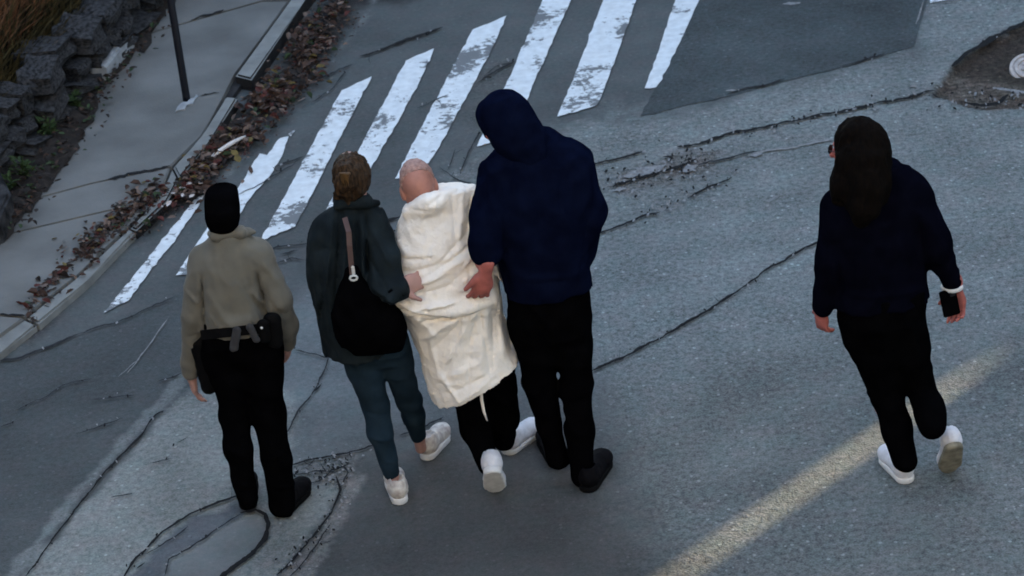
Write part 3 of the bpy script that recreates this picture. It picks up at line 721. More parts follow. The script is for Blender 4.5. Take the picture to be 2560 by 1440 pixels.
            fl = ~ins[e[:, 0], e[:, 1], e[:, 2]]; q[fl] = q[fl][:, ::-1]; Q.append(q)
        Q = np.concatenate(Q); Q = Q[(Q >= 0).all(1)]
        # keep only pieces of some size joined to the rest
        return npmesh(name, V-np.array(base, np.float32), Q, m)

def unit(v): v = np.array(v, float); return v/np.linalg.norm(v)
def frame(up, fwd):
    u = unit(up); f = np.array(fwd, float); f = unit(f-u*(f@u)); r = np.cross(f, u); return r, f, u
def head(S, c, up, fwd, sc=1.0, k=.02, female=False):
    r, f, u = frame(up, fwd); ax = np.array([r, f, u]); c = np.array(c)
    p = lambda x, y, z: c+(r*x+f*y+u*z)*sc
    S.ell(p(0, -.012, .025), np.array((.074, .094, .098))*sc, ax, k)
    S.ell(p(0, .030, -.045), np.array((.060, .066, .078))*sc, ax, .035)
    S.ell(p(0, .062, -.098), np.array((.030, .026, .024))*sc, ax, .025)          # chin
    S.cone(p(0, .088, -.005), p(0, .112, -.040), .009*sc, .014*sc, .014)           # nose
    S.ell(p(0, .078, .022), np.array((.048, .018, .012))*sc, ax, .014)            # brow
    for sx in (-1, 1):
        S.ell(p(.034*sx, .088, .000), np.array((.017, .012, .011))*sc, ax, .008, 's')   # eye sockets
        S.ell(p(.033*sx, .076, .000), np.array((.0125, .0125, .0125))*sc, ax, .002)
        S.ell(p(.077*sx, -.002, -.012), np.array((.010, .022, .034))*sc, ax, .008)     # ear
        S.ell(p(.040*sx, .062, -.035), np.array((.024, .020, .020))*sc, ax, .02)       # cheek
    S.ell(p(0, .092, -.068), np.array((.024, .010, .006))*sc, ax, .006)
    S.ell(p(0, .090, -.080), np.array((.020, .010, .007))*sc, ax, .005)
    return p
def hand(S, wr, dr, nr, side, curl=(.3, .4, .45, .5), sc=1.0, spread=.12, thumb=(.55, .7, -.25), tcurl=.3, stub=.05):
    """wr wrist, dr along the fingers, nr out of the back of the hand, side=+1/-1 where the thumb is"""
    d = unit(dr); n_ = np.array(nr, float); n_ = unit(n_-d*(n_@d)); l = np.cross(n_, d)*side; wr = np.array(wr)
    ax = np.array([d, l, n_])
    S.cone(wr-d*stub*sc, wr+d*.02*sc, .026*sc, .026*sc, .02, flat=(n_, .75))
    S.ell(wr+d*.055*sc, np.array((.052, .042, .0175))*sc, ax, .016)
    for i, (lat, ln, cu) in enumerate(zip((.029, .010, -.010, -.028), (.074, .083, .077, .060), curl)):
        b = wr+(d*.088+l*lat)*sc; ang = 0; dir0 = unit(d+l*lat/.029*spread); rad = .0095*sc*(.92 if i == 3 else 1)
        for j, fr in enumerate((.45, .32, .26)):
            ang += cu*(.8 if j == 0 else 1); v = dir0*math.cos(ang)-n_*math.sin(ang); e = b+v*ln*fr*sc
            S.cone(b, e, rad, rad*.9, .006); b = e; rad *= .9
    b = wr+(d*.022+l*.026)*sc; v = unit(d*thumb[0]+l*thumb[1]+n_*thumb[2])
    e = b+v*.036*sc; S.cone(b, e, .014*sc, .011*sc, .014); v = unit(v+d*tcurl-n_*.2); S.cone(e, e+v*.034*sc, .011*sc, .0085*sc, .005)

def xform(V, o, R): return V@np.array(R)+np.array(o)
def shoe(parent, base, heel, direc, pitch=0.0, ln=.275, wd_=.096, up='shoe_w', sole='sole_w', ankle=.075, roll=0.0, chunky=1.0, laces=None, label=None):
    """heel: ground point under the heel (pitch 0) or the toe point when pitch>0 (heel lifted)"""
    d = unit((direc[0], direc[1], 0)); s_ = np.cross((0, 0, 1), d); u = np.array([0, 0, 1.])
    if pitch:
        d2 = d*math.cos(pitch)-u*math.sin(pitch); u = u*math.cos(pitch)+d*math.sin(pitch); d = d2
    R = np.array([d, s_, u]); th = .028*chunky; w_ = wd_/.1
    S = SDF((-.04, -.08, .0), (ln+.05, .08, .17), .006)
    S.ell((.048, 0, th+.035), (.050, .036*w_, .05), None, .0)
    S.cone((.05, 0, th+.02), (ln-.06, 0, th+.012), .038*w_, .045*w_, .02, flat=((0, 0, 1), .8))
    S.ell((ln-.062, 0, th+.014), (.066, .048*w_, .036), None, .02)
    S.cone((.06, 0, th+.04), (ln-.10, 0, th+.036), .034, .022, .03)
    S.cone((.055, 0, th+.03), (.06, 0, th+ankle-.012), .040, .038, .02)
    S.ell((.062, 0, th+ankle+.012), (.036, .028, .03), None, .006, 's')
    S.plane_cut((0, 0, th-.004), (0, 0, -1))
    S.wrinkle(.0018, 55)
    me_ = S.mesh('shoe', M[up]); n_ = len(me_.vertices); V = np.empty(n_*3, np.float32); me_.vertices.foreach_get('co', V)
    org = np.array(heel)-(d*ln if pitch else 0*d)-np.array(base)
    me_.vertices.foreach_set('co', xform(V.reshape(-1, 3), org, R).astype(np.float32).ravel()); me_.update()
    o = link('shoe', me_, parent)
    if label: o['label'] = label
    S = SDF((-.04, -.08, -.012), (ln+.05, .08, .06), .006)
    def fn(P):
        q = np.minimum(np.hypot(P[:, 0]-.042, P[:, 1])-.041*w_, np.hypot(P[:, 0]-(ln-.07), P[:, 1])-.052*w_)
        a0 = np.array([.042, 0]); e = np.array([ln-.112, 0]); t = np.clip((P[:, :2]-a0)@e/(e@e), 0, 1)
        q = np.minimum(q, np.hypot(*(P[:, :2]-a0-t[:, None]*e).T)-(.041+(.052-.041)*t)*w_)
        a1 = np.array([ln-.07, 0]); t2 = np.clip((P[:, 0]-a1[0])/.035, 0, 1)
        q = np.minimum(q, np.hypot(P[:, 0]-a1[0]-t2*.035, P[:, 1])-(.052-.014*t2)*w_)
        z_ = np.abs(P[:, 2]-th/2)-th/2
        q2 = q+.004; z2 = z_+.004
        return np.minimum(np.maximum(q2, z2), 0)+np.hypot(np.maximum(q2, 0), np.maximum(z2, 0))-.004
    S.add(fn, (-.02, -.06, 0), (ln+.02, .06, th), 0)
    me_ = S.mesh('sole', M[sole]); V = np.empty(len(me_.vertices)*3, np.float32); me_.vertices.foreach_get('co', V)
    me_.vertices.foreach_set('co', xform(V.reshape(-1, 3), org, R).astype(np.float32).ravel()); me_.update()
    link('sole', me_, o)
    return o

class Person:
    def __init__(p, fx, fy, label):
        p.base = G(fx, fy); p.Y = p.base[1]; p.label = label; p.kids = []
    def at(p, x, y, dy=0.0): return W(x, y, p.Y+dy)
    def m(p, px): return px/575.0
    def sdf(p, x0, x1, y0, y1, d0, d1, h):
        c = [p.at(x, y, d) for x in (x0, x1) for y in (y0, y1) for d in (d0, d1)]; c = np.array(c)
        lo = c.min(0); hi = c.max(0); lo[2] = max(lo[2], .0); return SDF(lo, hi, h)
    def chain(p, S, pts, k=.02, flat=None, kk=None):
        """pts: (x,y,dy,r px)"""
        for a, b in zip(pts[:-1], pts[1:]):
            S.cone(p.at(*a[:3]), p.at(*b[:3]), p.m(a[3]), p.m(b[3]), k, flat)
    def st(p, x, y, hw, ry, dy=0.0): return (p.at(x, y, dy), p.m(hw), ry)
    def sb(p, x, y, hw, ry, dy=0.0): return (p.at(x, y, dy+.012), p.m(hw)*.84, ry*.74)
    def root(p, S, m):
        p.o = link('person', S.mesh('person', m, p.base), None, tuple(p.base)); p.o['label'] = p.label; p.o['category'] = 'person'; return p.o
    def part(p, S, name, m, label=None, parent=None):
        o = link(name, S.mesh(name, m, p.base), parent or p.o)
        if label: o['label'] = label
        return o
    def bmpart(p, bm, name, m, parent=None, smooth=True):
        for v in bm.verts: v.co -= Vector(p.base)
        return link(name, bmmesh(name, bm, m, smooth), parent or p.o)
UP = np.array([0, 0, 1.0]); FWD = np.array([0, 1.0, 0])

# ================================================================== person 1: taupe jacket
p = Person(662, 1288, 'person in short taupe jacket and black cap standing with arms hanging, gear on belt')
hl = G(622, 1272); hr = G(702, 1303)
B = p.sdf(440, 760, 440, 1320, -.35, .45, .0065)
hc = p.at(556, 537, .02); head(B, hc, unit(UP+np.array([-.02, .08, 0])), FWD, .82)
B.cone(hc-UP*.07, p.at(577, 625, 0), .052, .06, .03)
B.loft([p.sb(575, 600, 40, .06), p.sb(573, 640, 78, .085), p.sb(573, 720, 76, .095), p.sb(590, 800, 72, .09), p.sb(598, 870, 86, .10)], .02)
p.chain(B, [(515, 655, 0, 26), (486, 790, 0, 22), (477, 915, .06, 17), (478, 935, .07, 15)], .02)
p.chain(B, [(640, 640, 0, 26), (700, 765, -.02, 22), (716, 840, .07, 16), (717, 852, .08, 15)], .02)
p.chain(B, [(560, 880, 0, 42), (590, 1065, .02, 30), (618, 1225, .0, 20)], .03)
p.chain(B, [(645, 880, 0, 42), (680, 1065, .02, 30), (705, 1245, .0, 20)], .03)
w1 = p.at(478, 938, .07); hand(B, w1, (.03, .10, -1), (-1, -.25, 0), -1, (.25, .3, .35, .4), .95)
w2 = p.at(717, 850, .09); hand(B, w2, (-.05, .3, -1), (1, -.2, 0), 1, (.4, .5, .5, .6), .92)
o = p.root(B, M['skin'])
J = p.sdf(440, 760, 555, 950, -.3, .4, .008)
J.loft([p.st(570, 582, 40, .058), p.st(572, 612, 62, .075), p.st(570, 645, 88, .10), p.st(568, 700, 90, .122), p.st(574, 755, 88, .128), p.st(586, 790, 92, .135), p.st(589, 808, 94, .14)], 0, 2.5)
p.chain(J, [(510, 648, .0, 36), (484, 790, -.02, 28), (476, 905, .04, 24), (475, 926, .05, 22)], .02)
p.chain(J, [(640, 636, .0, 38), (690, 745, -.03, 35), (714, 812, .03, 29), (718, 856, .09, 22)], .035)
J.folds([(505, 700, 513, 850, 11, -26), (642, 690, 672, 810, 11, -22), (600, 700, 655, 800, 9, -8), (630, 730, 680, 800, 7, 9), (515, 780, 560, 820, 8, 6), (655, 660, 700, 720, 10, 8), (600, 650, 645, 780, 12, -7), (660, 740, 712, 800, 8, -8), (640, 790, 560, 800, 10, 6), (460, 740, 505, 770, 7, 7), (465, 860, 500, 850, 6, -6), (470, 890, 498, 880, 5, 5), (520, 660, 560, 760, 14, 5), (650, 690, 662, 770, 6, 6), (498, 822, 650, 796, 6, 4), (690, 800, 725, 790, 6, -6)], p.Y-.1)
J.wrinkle(.0060, 10, (1, 1, .6))
J.wrinkle(.0022, 24, (1, 1, .7), 3.0)
jk = p.part(J, 'jacket', M['taupe'])
C = p.sdf(480, 680, 540, 640, -.25, .25, .006)
C.cone(p.at(540, 590, -.045), p.at(600, 583, -.045), .024, .024, .02, flat=((0, .7, .7), .8)); C.cone(p.at(540, 590, -.045), p.at(530, 585, .06), .024, .02, .02); C.cone(p.at(600, 583, -.045), p.at(622, 578, .02), .022, .016, .02)
C.cone(p.at(604, 583, -.03), p.at(634, 580, .01), .016, .009, .012)
C.wrinkle(.0025, 16)
p.part(C, 'collar', M['taupe'], parent=jk)
H = p.sdf(480, 640, 440, 610, -.25, .3, .006)
H.loft([p.st(554, 470, 22, .05, .02), p.st(554, 474, 34, .075, .02), p.st(554, 485, 41, .092, .02), p.st(555, 510, 43, .1), p.st(556, 535, 43, .098), p.st(558, 555, 39, .085), p.st(560, 570, 33, .065), p.st(561, 578, 24, .045)], 0, 2.4)
H.ell(p.at(548, 500, .125), (.06, .07, .11), None, .01, 's'); H.wrinkle(.0025, 18)
p.part(H, 'cap', M['black'])
T = p.sdf(470, 780, 780, 1300, -.3, .35, .008)
T.loft([p.st(597, 785, 92, .12), p.st(600, 840, 98, .125), p.st(604, 875, 98, .11), p.st(606, 905, 92, .075), p.st(607, 925, 60, .05)], 0, 2.3)
p.chain(T, [(560, 875, 0, 50), (572, 940, 0, 46), (586, 1030, .01, 36), (596, 1120, .0, 33), (618, 1250, -.01, 26)], .03)
p.chain(T, [(652, 875, 0, 52), (660, 940, 0, 47), (672, 1030, .01, 40), (690, 1140, .0, 36), (706, 1262, -.01, 33)], .03)
T.wrinkle(.007, 9, (1, 1, .7)); T.folds([(560, 1120, 610, 1140, 8, 6), (660, 1150, 720, 1130, 8, 6), (590, 1210, 640, 1225, 7, 6), (680, 1210, 735, 1225, 7, 6)], p.Y-.06)
p.part(T, 'trousers', M['black'])
bl_ = [p.at(503+k*19.5, 838-k*2.2, -.118-.03*math.sin(k/10*3.14)) for k in range(11)]
belt = p.bmpart(ribbonm(bl_, .042, .008, (0, -.9, .2)), 'belt', M['leather'], smooth=False)
def pouch(x, y, sx, sz, dy, m, tilt=0.0, nm='pouch'):
    S = SDF(p.at(x, y, dy)-np.array([.12, .1, .16]), p.at(x, y, dy)+np.array([.12, .1, .16]), .005)
    c = p.at(x, y, dy); S.cone(c+np.array([tilt, 0, sz]), c-np.array([tilt, 0, sz]), sx, sx*.85, 0, flat=((0, 1, 0), .55)); S.wrinkle(.003, 20)
    return p.part(S, nm, m, parent=belt)
pouch(588, 848, .020, .042, -.165, M['grey'], .012); pouch(633, 834, .018, .030, -.16, M['grey'], -.010); pouch(684, 828, .040, .050, -.12, M['leather']); pouch(660, 828, .028, .030, -.15, M['leather'])
pouch(512, 915, .042, .105, -.02, M['leather'], -.006, 'holster'); pouch(522, 955, .018, .035, -.02, M['leather'], -.01, 'holster_tip')
p.bmpart(boxm(p.at(654, 820, -.19), (.012, .008, .012), None, .003), 'buckle', M['metal'], belt)
shoe(o, p.base, hl-np.array([0, .02, 0]), (-.05, 1), 0, .27, .10, 'shoe_k', 'sole_k'); shoe(o, p.base, hr+np.array([0, .03, 0]), (.45, .9), 0, .26, .095, 'shoe_k', 'sole_k')

# ================================================================== person 2: teal jacket, brown hair
p = Person(1010, 1235, 'person with pinned-up brown hair in dark teal jacket and jeans, arm behind the wrapped man')
hl = G(1003, 1266); hr = G(1062, 1155)
B = p.sdf(770, 1120, 370, 1290, -.35, .45, .0065)
hc = p.at(878, 442, .03); head(B, hc, unit(UP+np.array([-.02, .12, 0])), unit((.08, 1, 0)), .92)
B.cone(hc-UP*.06, p.at(886, 530, 0), .048, .06, .03)
B.loft([p.sb(885, 530, 55, .07), p.sb(878, 570, 80, .09), p.sb(885, 660, 78, .10), p.sb(905, 760, 80, .10), p.sb(932, 860, 76, .09)], .02)
p.chain(B, [(815, 580, 0, 28), (808, 720, .03, 24), (850, 780, .2, 18)], .02)
p.chain(B, [(945, 575, -.01, 28), (962, 690, -.11, 22), (985, 724, -.18, 16)], .02)
p.chain(B, [(905, 880, 0, 34), (938, 1010, .03, 26), (950, 1080, .0, 23), (978, 1180, -.02, 15), (990, 1225, -.01, 16)], .03)
p.chain(B, [(978, 870, 0, 32), (1020, 1000, .1, 22), (1034, 1040, .16, 19), (1046, 1088, .22, 15), (1052, 1120, .25, 15)], .03)
w1 = p.at(997, 721, -.21); hand(B, w1, (1, .55, .02), (.35, -1, .35), -1, (.7, .75, .8, .8), 1.05, thumb=(.5, .6, .3), stub=.0)
w2 = p.at(852, 782, .2); hand(B, w2, (.3, .8, -.4), (0, -.3, 1), 1, sc=.9)
o = p.root(B, M['skin'])
J = p.sdf(760, 1060, 470, 930, -.33, .4, .008)
J.loft([p.st(888, 500, 36, .055), p.st(882, 535, 66, .085), p.st(872, 570, 92, .118), p.st(866, 640, 90, .14), p.st(868, 720, 84, .145), p.st(884, 800, 80, .14), p.st(898, 835, 78, .14), p.st(902, 866, 78, .14)], 0, 2.4)
p.chain(J, [(828, 575, .0, 42), (812, 690, .0, 33), (820, 760, .1, 28), (846, 790, .2, 24)], .04)
p.chain(J, [(930, 572, -.02, 44), (956, 655, -.11, 38), (958, 705, -.15, 37), (988, 725, -.200, 33)], .04)
p.chain(J, [(835, 790, .0, 26), (838, 868, .0, 26)], .05)
J.folds([(830, 560, 806, 760, 10, 20), (850, 550, 838, 780, 10, -24), (868, 560, 856, 720, 8, 16), (894, 540, 890, 680, 9, -16), (915, 550, 920, 700, 11, -24), (822, 600, 800, 820, 7, -14), (905, 560, 906, 680, 7, 12), (938, 590, 980, 650, 8, 9), (925, 640, 970, 700, 8, -12), (930, 690, 985, 720, 7, 9), (900, 560, 925, 620, 8, 8), (800, 700, 830, 860, 9, -10), (945, 720, 985, 690, 6, -9), (790, 640, 830, 620, 8, -7)], p.Y-.12)
J.wrinkle(.009, 10, (1.3, 1, .55), 4.0)
J.wrinkle(.003, 24, (1, 1, .6), 3.0)
jk = p.part(J, 'jacket', M['teal'])
C = p.sdf(820, 970, 460, 560, -.25, .25, .006)
C.cone(p.at(850, 512, -.04), p.at(915, 505, -.055), .024, .026, .02); C.cone(p.at(915, 505, -.055), p.at(944, 508, .0), .022, .012, .02); C.cone(p.at(850, 512, -.04), p.at(842, 500, .06), .022, .018, .02); C.wrinkle(.003, 15)
p.part(C, 'collar', M['teal'], parent=jk)
cf = p.sdf(940, 1040, 680, 780, -.27, .1, .005); cf.cone(p.at(984, 724, -.195), p.at(1001, 722, -.205), .048, .040, 0); p.part(cf, 'cuff', M['black'], parent=jk)
T = p.sdf(830, 1100, 820, 1240, -.3, .5, .008)
T.loft([p.st(922, 825, 84, .115), p.st(936, 870, 84, .11), p.st(944, 900, 74, .075), p.st(946, 915, 40, .04)], 0, 2.3)
p.chain(T, [(900, 860, 0, 48), (912, 920, 0, 44), (938, 1010, .03, 34), (950, 1080, .0, 31), (978, 1180, -.02, 21)], .025)
p.chain(T, [(980, 855, .0, 44), (992, 910, .02, 40), (1022, 1000, .1, 31), (1034, 1040, .16, 27), (1046, 1088, .22, 20)], .025)
T.wrinkle(.0035, 12, (1, 1, .7)); T.folds([(910, 1035, 965, 1045, 7, -5), (925, 1095, 985, 1100, 7, 5), (955, 1150, 1000, 1160, 6, 5)], p.Y-.05)
p.part(T, 'jeans', M['jeans'])
H = p.sdf(800, 960, 370, 540, -.25, .3, .005)
H.ell(p.at(879, 436, .0), (.078, .095, .092), None); H.ell(p.at(860, 452, -.085), (.040, .034, .042), None, .02); H.ell(p.at(875, 475, -.03), (.045, .05, .045), None, .03); H.ell(p.at(862, 425, -.06), (.04, .04, .04), None, .02)
H.ell(p.at(875, 425, .13), (.058, .06, .10), None, .01, 's')
p.chain(H, [(905, 470, .03, 7), (900, 500, .0, 4)], .01); p.chain(H, [(846, 465, -.06, 8), (842, 492, -.04, 5)], .01); p.chain(H, [(862, 475, -.06, 9), (872, 505, -.06, 5)], .01)
H.wrinkle(.007, 26, (1, 1, .55), 2.0); H.wrinkle(.003, 60, (1, 1, .4), 6.0)
hr_ = p.part(H, 'hair', M['hair_b'])
cl = p.sdf(830, 900, 420, 490, -.3, .1, .004)
for k in range(4): cl.cone(p.at(852+k*6, 436, -.125), p.at(856+k*5, 466, -.125), .005, .003, 0)
cl.cone(p.at(850, 434, -.125), p.at(874, 434, -.12), .006, .006, 0)
p.part(cl, 'hair_claw', M['claw'], parent=hr_)
shoe(o, p.base, hl, (-.12, 1), 0, .25, .092, 'shoe_p', 'sole_w', chunky=1.2); shoe(o, p.base, hr, (.42, .9), 0, .25, .092, 'shoe_p', 'sole_w', chunky=1.2)
# the bag she carries on her back
bg_ = p.at(925, 795, -.2); bb = p.base
S = SDF(p.at(925, 795, -.2)-np.array([.3, .16, .34]), p.at(925, 795, -.2)+np.array([.3, .25, .34]), .008)
S.loft([(p.at(878, 668, -.15), p.m(16), .03), (p.at(884, 700, -.165), p.m(24), .04), (p.at(898, 735, -.168), p.m(56), .055), (p.at(914, 780, -.17), p.m(78), .066), (p.at(930, 830, -.165), p.m(84), .066), (p.at(938, 862, -.16), p.m(72), .046), (p.at(941, 878, -.155), p.m(56), .026)], 0, 2.6)
S.wrinkle(.007, 9, (1, 1, .8), 3.0)
bag = link('shoulder_bag', S.mesh('shoulder_bag', M['black'], bb), None, tuple(bb)); tag(bag, 'soft black shoulder bag hanging behind the person in the teal jacket', 'bag')
st_ = ribbonm([Vector(p.at(x, y, d))-Vector(bb) for x, y, d in ((862, 545, -.10), (872, 580, -.165), (874, 615, -.185), (877, 650, -.19), (881, 690, -.195))], .022, .008, (0, -.9, .3))
link('strap', bmmesh('strap', st_, M['tan']), bag)
bk = boxm(p.at(883, 676, -.20)-bb, (.014, .012, .044), None, .004); link('buckle', bmmesh('buckle', bk, M['metal']), bag)
bk = tubem([Vector(p.at(884, 695, -.215))-Vector(bb)+Vector((.016*math.cos(a*.785), 0, .012*math.sin(a*.785))) for a in range(9)], .005, 8, False); link('ring', bmmesh('ring', bk, M['metal'], True), bag)

# ================================================================== person 3: wrapped in a cream sheet
p = Person(1255, 1205, 'bald ruddy man wrapped in a creased cream sheet, held up between two people')
B = p.sdf(960, 1340, 400, 1260, -.35, .5, .0065)
hc = p.at(1046, 466, .02); head(B, hc, unit((-.14, .32, 1)), unit((-.12, 1, -.25)), .96)
B.cone(hc-unit((-.14, .32, 1))*.06, p.at(1085, 540, .0), .055, .065, .03)
B.loft([p.sb(1085, 530, 50, .07), p.sb(1100, 560, 80, .09), p.sb(1112, 640, 86, .1), p.sb(1130, 760, 84, .1), p.sb(1185, 880, 80, .10)], .02)
p.chain(B, [(1030, 600, .02, 26), (1020, 690, .1, 22), (1060, 720, .2, 17)], .02); p.chain(B, [(1180, 580, .05, 26), (1200, 700, .12, 22), (1170, 730, .22, 17)], .02)
hand(B, p.at(1064, 722, .21), (.4, .7, 0), (0, -.2, 1), 1, sc=.95); hand(B, p.at(1166, 732, .22), (-.4, .7, 0), (0, -.2, 1), -1, sc=.95)
p.chain(B, [(1172, 930, 0, 32), (1192, 1070, .05, 26), (1226, 1150, -.03, 17)], .02); p.chain(B, [(1246, 930, .02, 30), (1262, 1040, .10, 22), (1260, 1105, .15, 16)], .02)
o = p.root(B, M['skin_r'])
Hh = p.sdf(980, 1110, 400, 540, -.25, .3, .005); rr_, ff_, uu_ = frame((-.14, .32, 1), (-.12, 1, -.25)); axh = np.array([rr_, ff_, uu_])
Hh.ell(hc+uu_*.024-ff_*.010, (.0735, .0925, .0965), axh); Hh.ell(hc-ff_*.09-uu_*.035, (.10, .10, .115), axh, .01, 's'); Hh.ell(hc+ff_*.12-uu_*.03, (.08, .09, .12), axh, .012, 's'); Hh.ell(hc-uu_*.14, (.12, .14, .10), axh, .01, 's')
Hh.wrinkle(.0035, 45)
p.part(Hh, 'hair', M['hair_g'])
T = p.sdf(1090, 1340, 880, 1240, -.25, .45, .008)
T.loft([p.st(1200, 905, 86, .12), p.st(1206, 935, 80, .11), p.st(1212, 965, 60, .06)], 0, 2.3)
p.chain(T, [(1172, 960, 0, 44), (1192, 1070, .05, 38), (1222, 1160, -.03, 27)], .03); p.chain(T, [(1252, 960, .02, 40), (1262, 1040, .10, 34), (1258, 1098, .15, 28)], .03)
T.wrinkle(.007, 11, (1, 1, .7), 1.5)
tr = p.part(T, 'trousers', M['black'])
ds = ribbonm([Vector(p.at(x, y, d)) for x, y, d in ((1202, 965, -.13), (1204, 1000, -.125), (1210, 1030, -.12), (1218, 1052, -.115))], [.012, .014, .012, .006], .004, (0, -1, .2)); p.bmpart(ds, 'drawstring', M['sheet'], tr)
R = p.sdf(950, 1340, 450, 1050, -.36, .36, .006)
pc = p.at(1130, 1016, -.165); pd = p.at(1306, 926, -.165); ev = unit(pd-pc); nv = np.cross(ev, (0, 1, 0)); nv = nv if nv[2] < 0 else -nv
R.loft([p.st(1108, 478, 58, .055), p.st(1108, 498, 78, .085), p.st(1104, 528, 96, .115), p.st(1102, 580, 110, .15), p.st(1110, 640, 128, .175), p.st(1114, 700, 132, .18), p.st(1118, 745, 130, .185), p.st(1128, 775, 124, .165), p.st(1140, 805, 116, .160), p.st(1166, 860, 117, .168), p.st(1188, 930, 124, .185), p.st(1212, 1010, 120, .19), p.st(1220, 1035, 118, .19)], 0, 2.3)
R.ell(p.at(1035, 730, -.06), np.array((.12, .12, .055)), None, .05)
R.ell(p.at(1120, 752, -.09), np.array((.20, .12, .045)), None, .05)
R.cone(p.at(1060, 515, -.08), p.at(1180, 490, -.02), .03, .035, .04); R.cone(p.at(1022, 528, -.05), p.at(1075, 508, -.10), .026, .034, .03); R.cone(p.at(1075, 508, -.10), p.at(1120, 488, -.05), .034, .03, .03)
R.plane_cut(pc, nv)
F3 = [(1150, 560, 1205, 640, 8, -10), (1060, 690, 1190, 610, 6, -10), (1000, 660, 1090, 640, 8, -8), (1030, 760, 1140, 742, 7, 12), (1000, 752, 1060, 770, 9, 12), (1200, 780, 1225, 930, 6, -9), (1245, 790, 1285, 910, 6, -9), (1150, 815, 1110, 960, 7, -9), (1180, 800, 1170, 960, 6, -8), (1070, 830, 1090, 920, 9, 9), (1095, 930, 1150, 1000, 9, 9), (1000, 690, 1110, 655, 10, -9), (1020, 715, 1130, 672, 8, 9), (1010, 740, 1150, 700, 8, -8), (1050, 700, 1170, 640, 9, 8), (1090, 660, 1170, 590, 11, -10), (1110, 720, 1190, 640, 8, -8), (1140, 690, 1200, 620, 8, 9),
      (1130, 500, 1140, 620, 9, -8), (1160, 500, 1150, 610, 8, 7), (1180, 510, 1165, 620, 8, -9), (1030, 640, 1130, 640, 16, 6), (1010, 600, 1060, 560, 14, 5),
      (1000, 770, 1130, 790, 9, -16), (1050, 800, 1160, 785, 9, -15), (1150, 785, 1215, 770, 9, -8), (1010, 800, 1050, 780, 8, -9), (1040, 790, 1090, 840, 10, 9), (1060, 850, 1120, 800, 9, 8), (1080, 880, 1150, 800, 9, -8),
      (1120, 900, 1170, 800, 11, 8), (1160, 900, 1190, 800, 9, -8), (1200, 930, 1215, 790, 11, 8), (1235, 920, 1232, 790, 9, -9), (1260, 900, 1250, 780, 9, 8), (1280, 900, 1265, 800, 8, -8), (1090, 950, 1200, 900, 11, 7), (1110, 985, 1220, 930, 10, -7), (1140, 1000, 1240, 930, 8, 6),
      (1210, 660, 1250, 640, 9, 9), (1225, 690, 1265, 760, 8, -10), (1235, 660, 1275, 780, 8, 8), (1060, 520, 1110, 500, 8, -7), (1020, 540, 1100, 530, 9, -6), (1075, 590, 1120, 560, 10, -5)]
R.folds(F3, p.Y-.15)
R.wrinkle(.0045, 10, (1, 1, .8), 7.0); R.wrinkle(.0032, 26, (1, 1, .55), 2.0); R.wrinkle(.0016, 52, (.8, 1, 1), 5.0)
p.part(R, 'cream_sheet', M['sheet'])
toe = G(1240, 1232); shoe(o, p.base, toe, (.02, 1), .9, .27, .098, 'shoe_w', 'sole_w', chunky=1.1)
shoe(o, p.base, G(1262, 1140), (.62, .75), 0, .27, .098, 'shoe_w', 'sole_w')

# ================================================================== person 4: hooded
p = Person(1432, 1205, 'tall broad person in navy hoodie with hood up, leaning towards the wrapped man')
B = p.sdf(1120, 1540, 240, 1260, -.40, .45, .0065)
fw4 = unit((-.75, .65, -.22)); up4 = unit((-.22, .2, 1)); hc = p.at(1262, 305, .0); head(B, hc, up4, fw4, 1.0)
B.cone(hc-up4*.06, p.at(1330, 400, .0), .06, .075, .03)
B.loft([p.sb(1335, 380, 60, .08), p.sb(1345, 430, 112, .1), p.sb(1352, 540, 100, .12), p.sb(1362, 680, 96, .12), p.sb(1372, 800, 96, .13)], .02)
p.chain(B, [(1248, 440, 0, 36), (1218, 575, -.09, 28), (1208, 655, -.14, 21)], .02); p.chain(B, [(1440, 430, 0, 36), (1478, 550, .02, 28), (1440, 640, .2, 20)], .02)
p.chain(B, [(1334, 820, 0, 44), (1354, 960, .03, 33), (1372, 1060, .05, 24), (1394, 1140, .05, 18)], .02); p.chain(B, [(1424, 820, 0, 44), (1439, 960, .0, 32), (1450, 1070, -.01, 22), (1456, 1186, -.03, 17)], .02)
hand(B, p.at(1213, 684, -.172), (-.30, .22, -1), (.05, -1, -.15), -1, (.36, .42, .46, .50), 1.12, .16, thumb=(.75, .5, .15))
hand(B, p.at(1438, 642, .2), (-.5, .5, -.5), (.3, -.3, 1), 1, sc=1.05)
o = p.root(B, M['skin_h'])
J = p.sdf(1140, 1550, 300, 770, -.38, .42, .009)
J.loft([p.st(1322, 345, 62, .085), p.st(1338, 372, 96, .115), p.st(1346, 410, 118, .14), p.st(1348, 470, 126, .165), p.st(1358, 560, 118, .175), p.st(1361, 640, 108, .17), p.st(1367, 690, 105, .165), p.st(1369, 712, 103, .16)], 0, 2.5)
p.chain(J, [(1258, 440, -.01, 58), (1226, 545, -.07, 46), (1214, 606, -.12, 34), (1213, 636, -.14, 29)], .05)
p.chain(J, [(1430, 425, .0, 58), (1462, 525, .0, 45), (1448, 610, .10, 38), (1430, 650, .18, 30)], .05)
J.folds([(1250, 540, 1265, 640, 10, -12), (1470, 560, 1450, 690, 12, -8), (1280, 400, 1300, 520, 16, 6), (1420, 420, 1440, 520, 16, -6), (1290, 690, 1450, 680, 14, 6)], p.Y-.14)
J.wrinkle(.010, 8, (1, 1, .7), 5.0)
jk = p.part(J, 'hoodie', M['navy'])
H = p.sdf(1160, 1380, 215, 420, -.3, .3, .007); r4, f4, u4 = frame(up4, fw4); ax4 = np.array([r4, f4, u4])
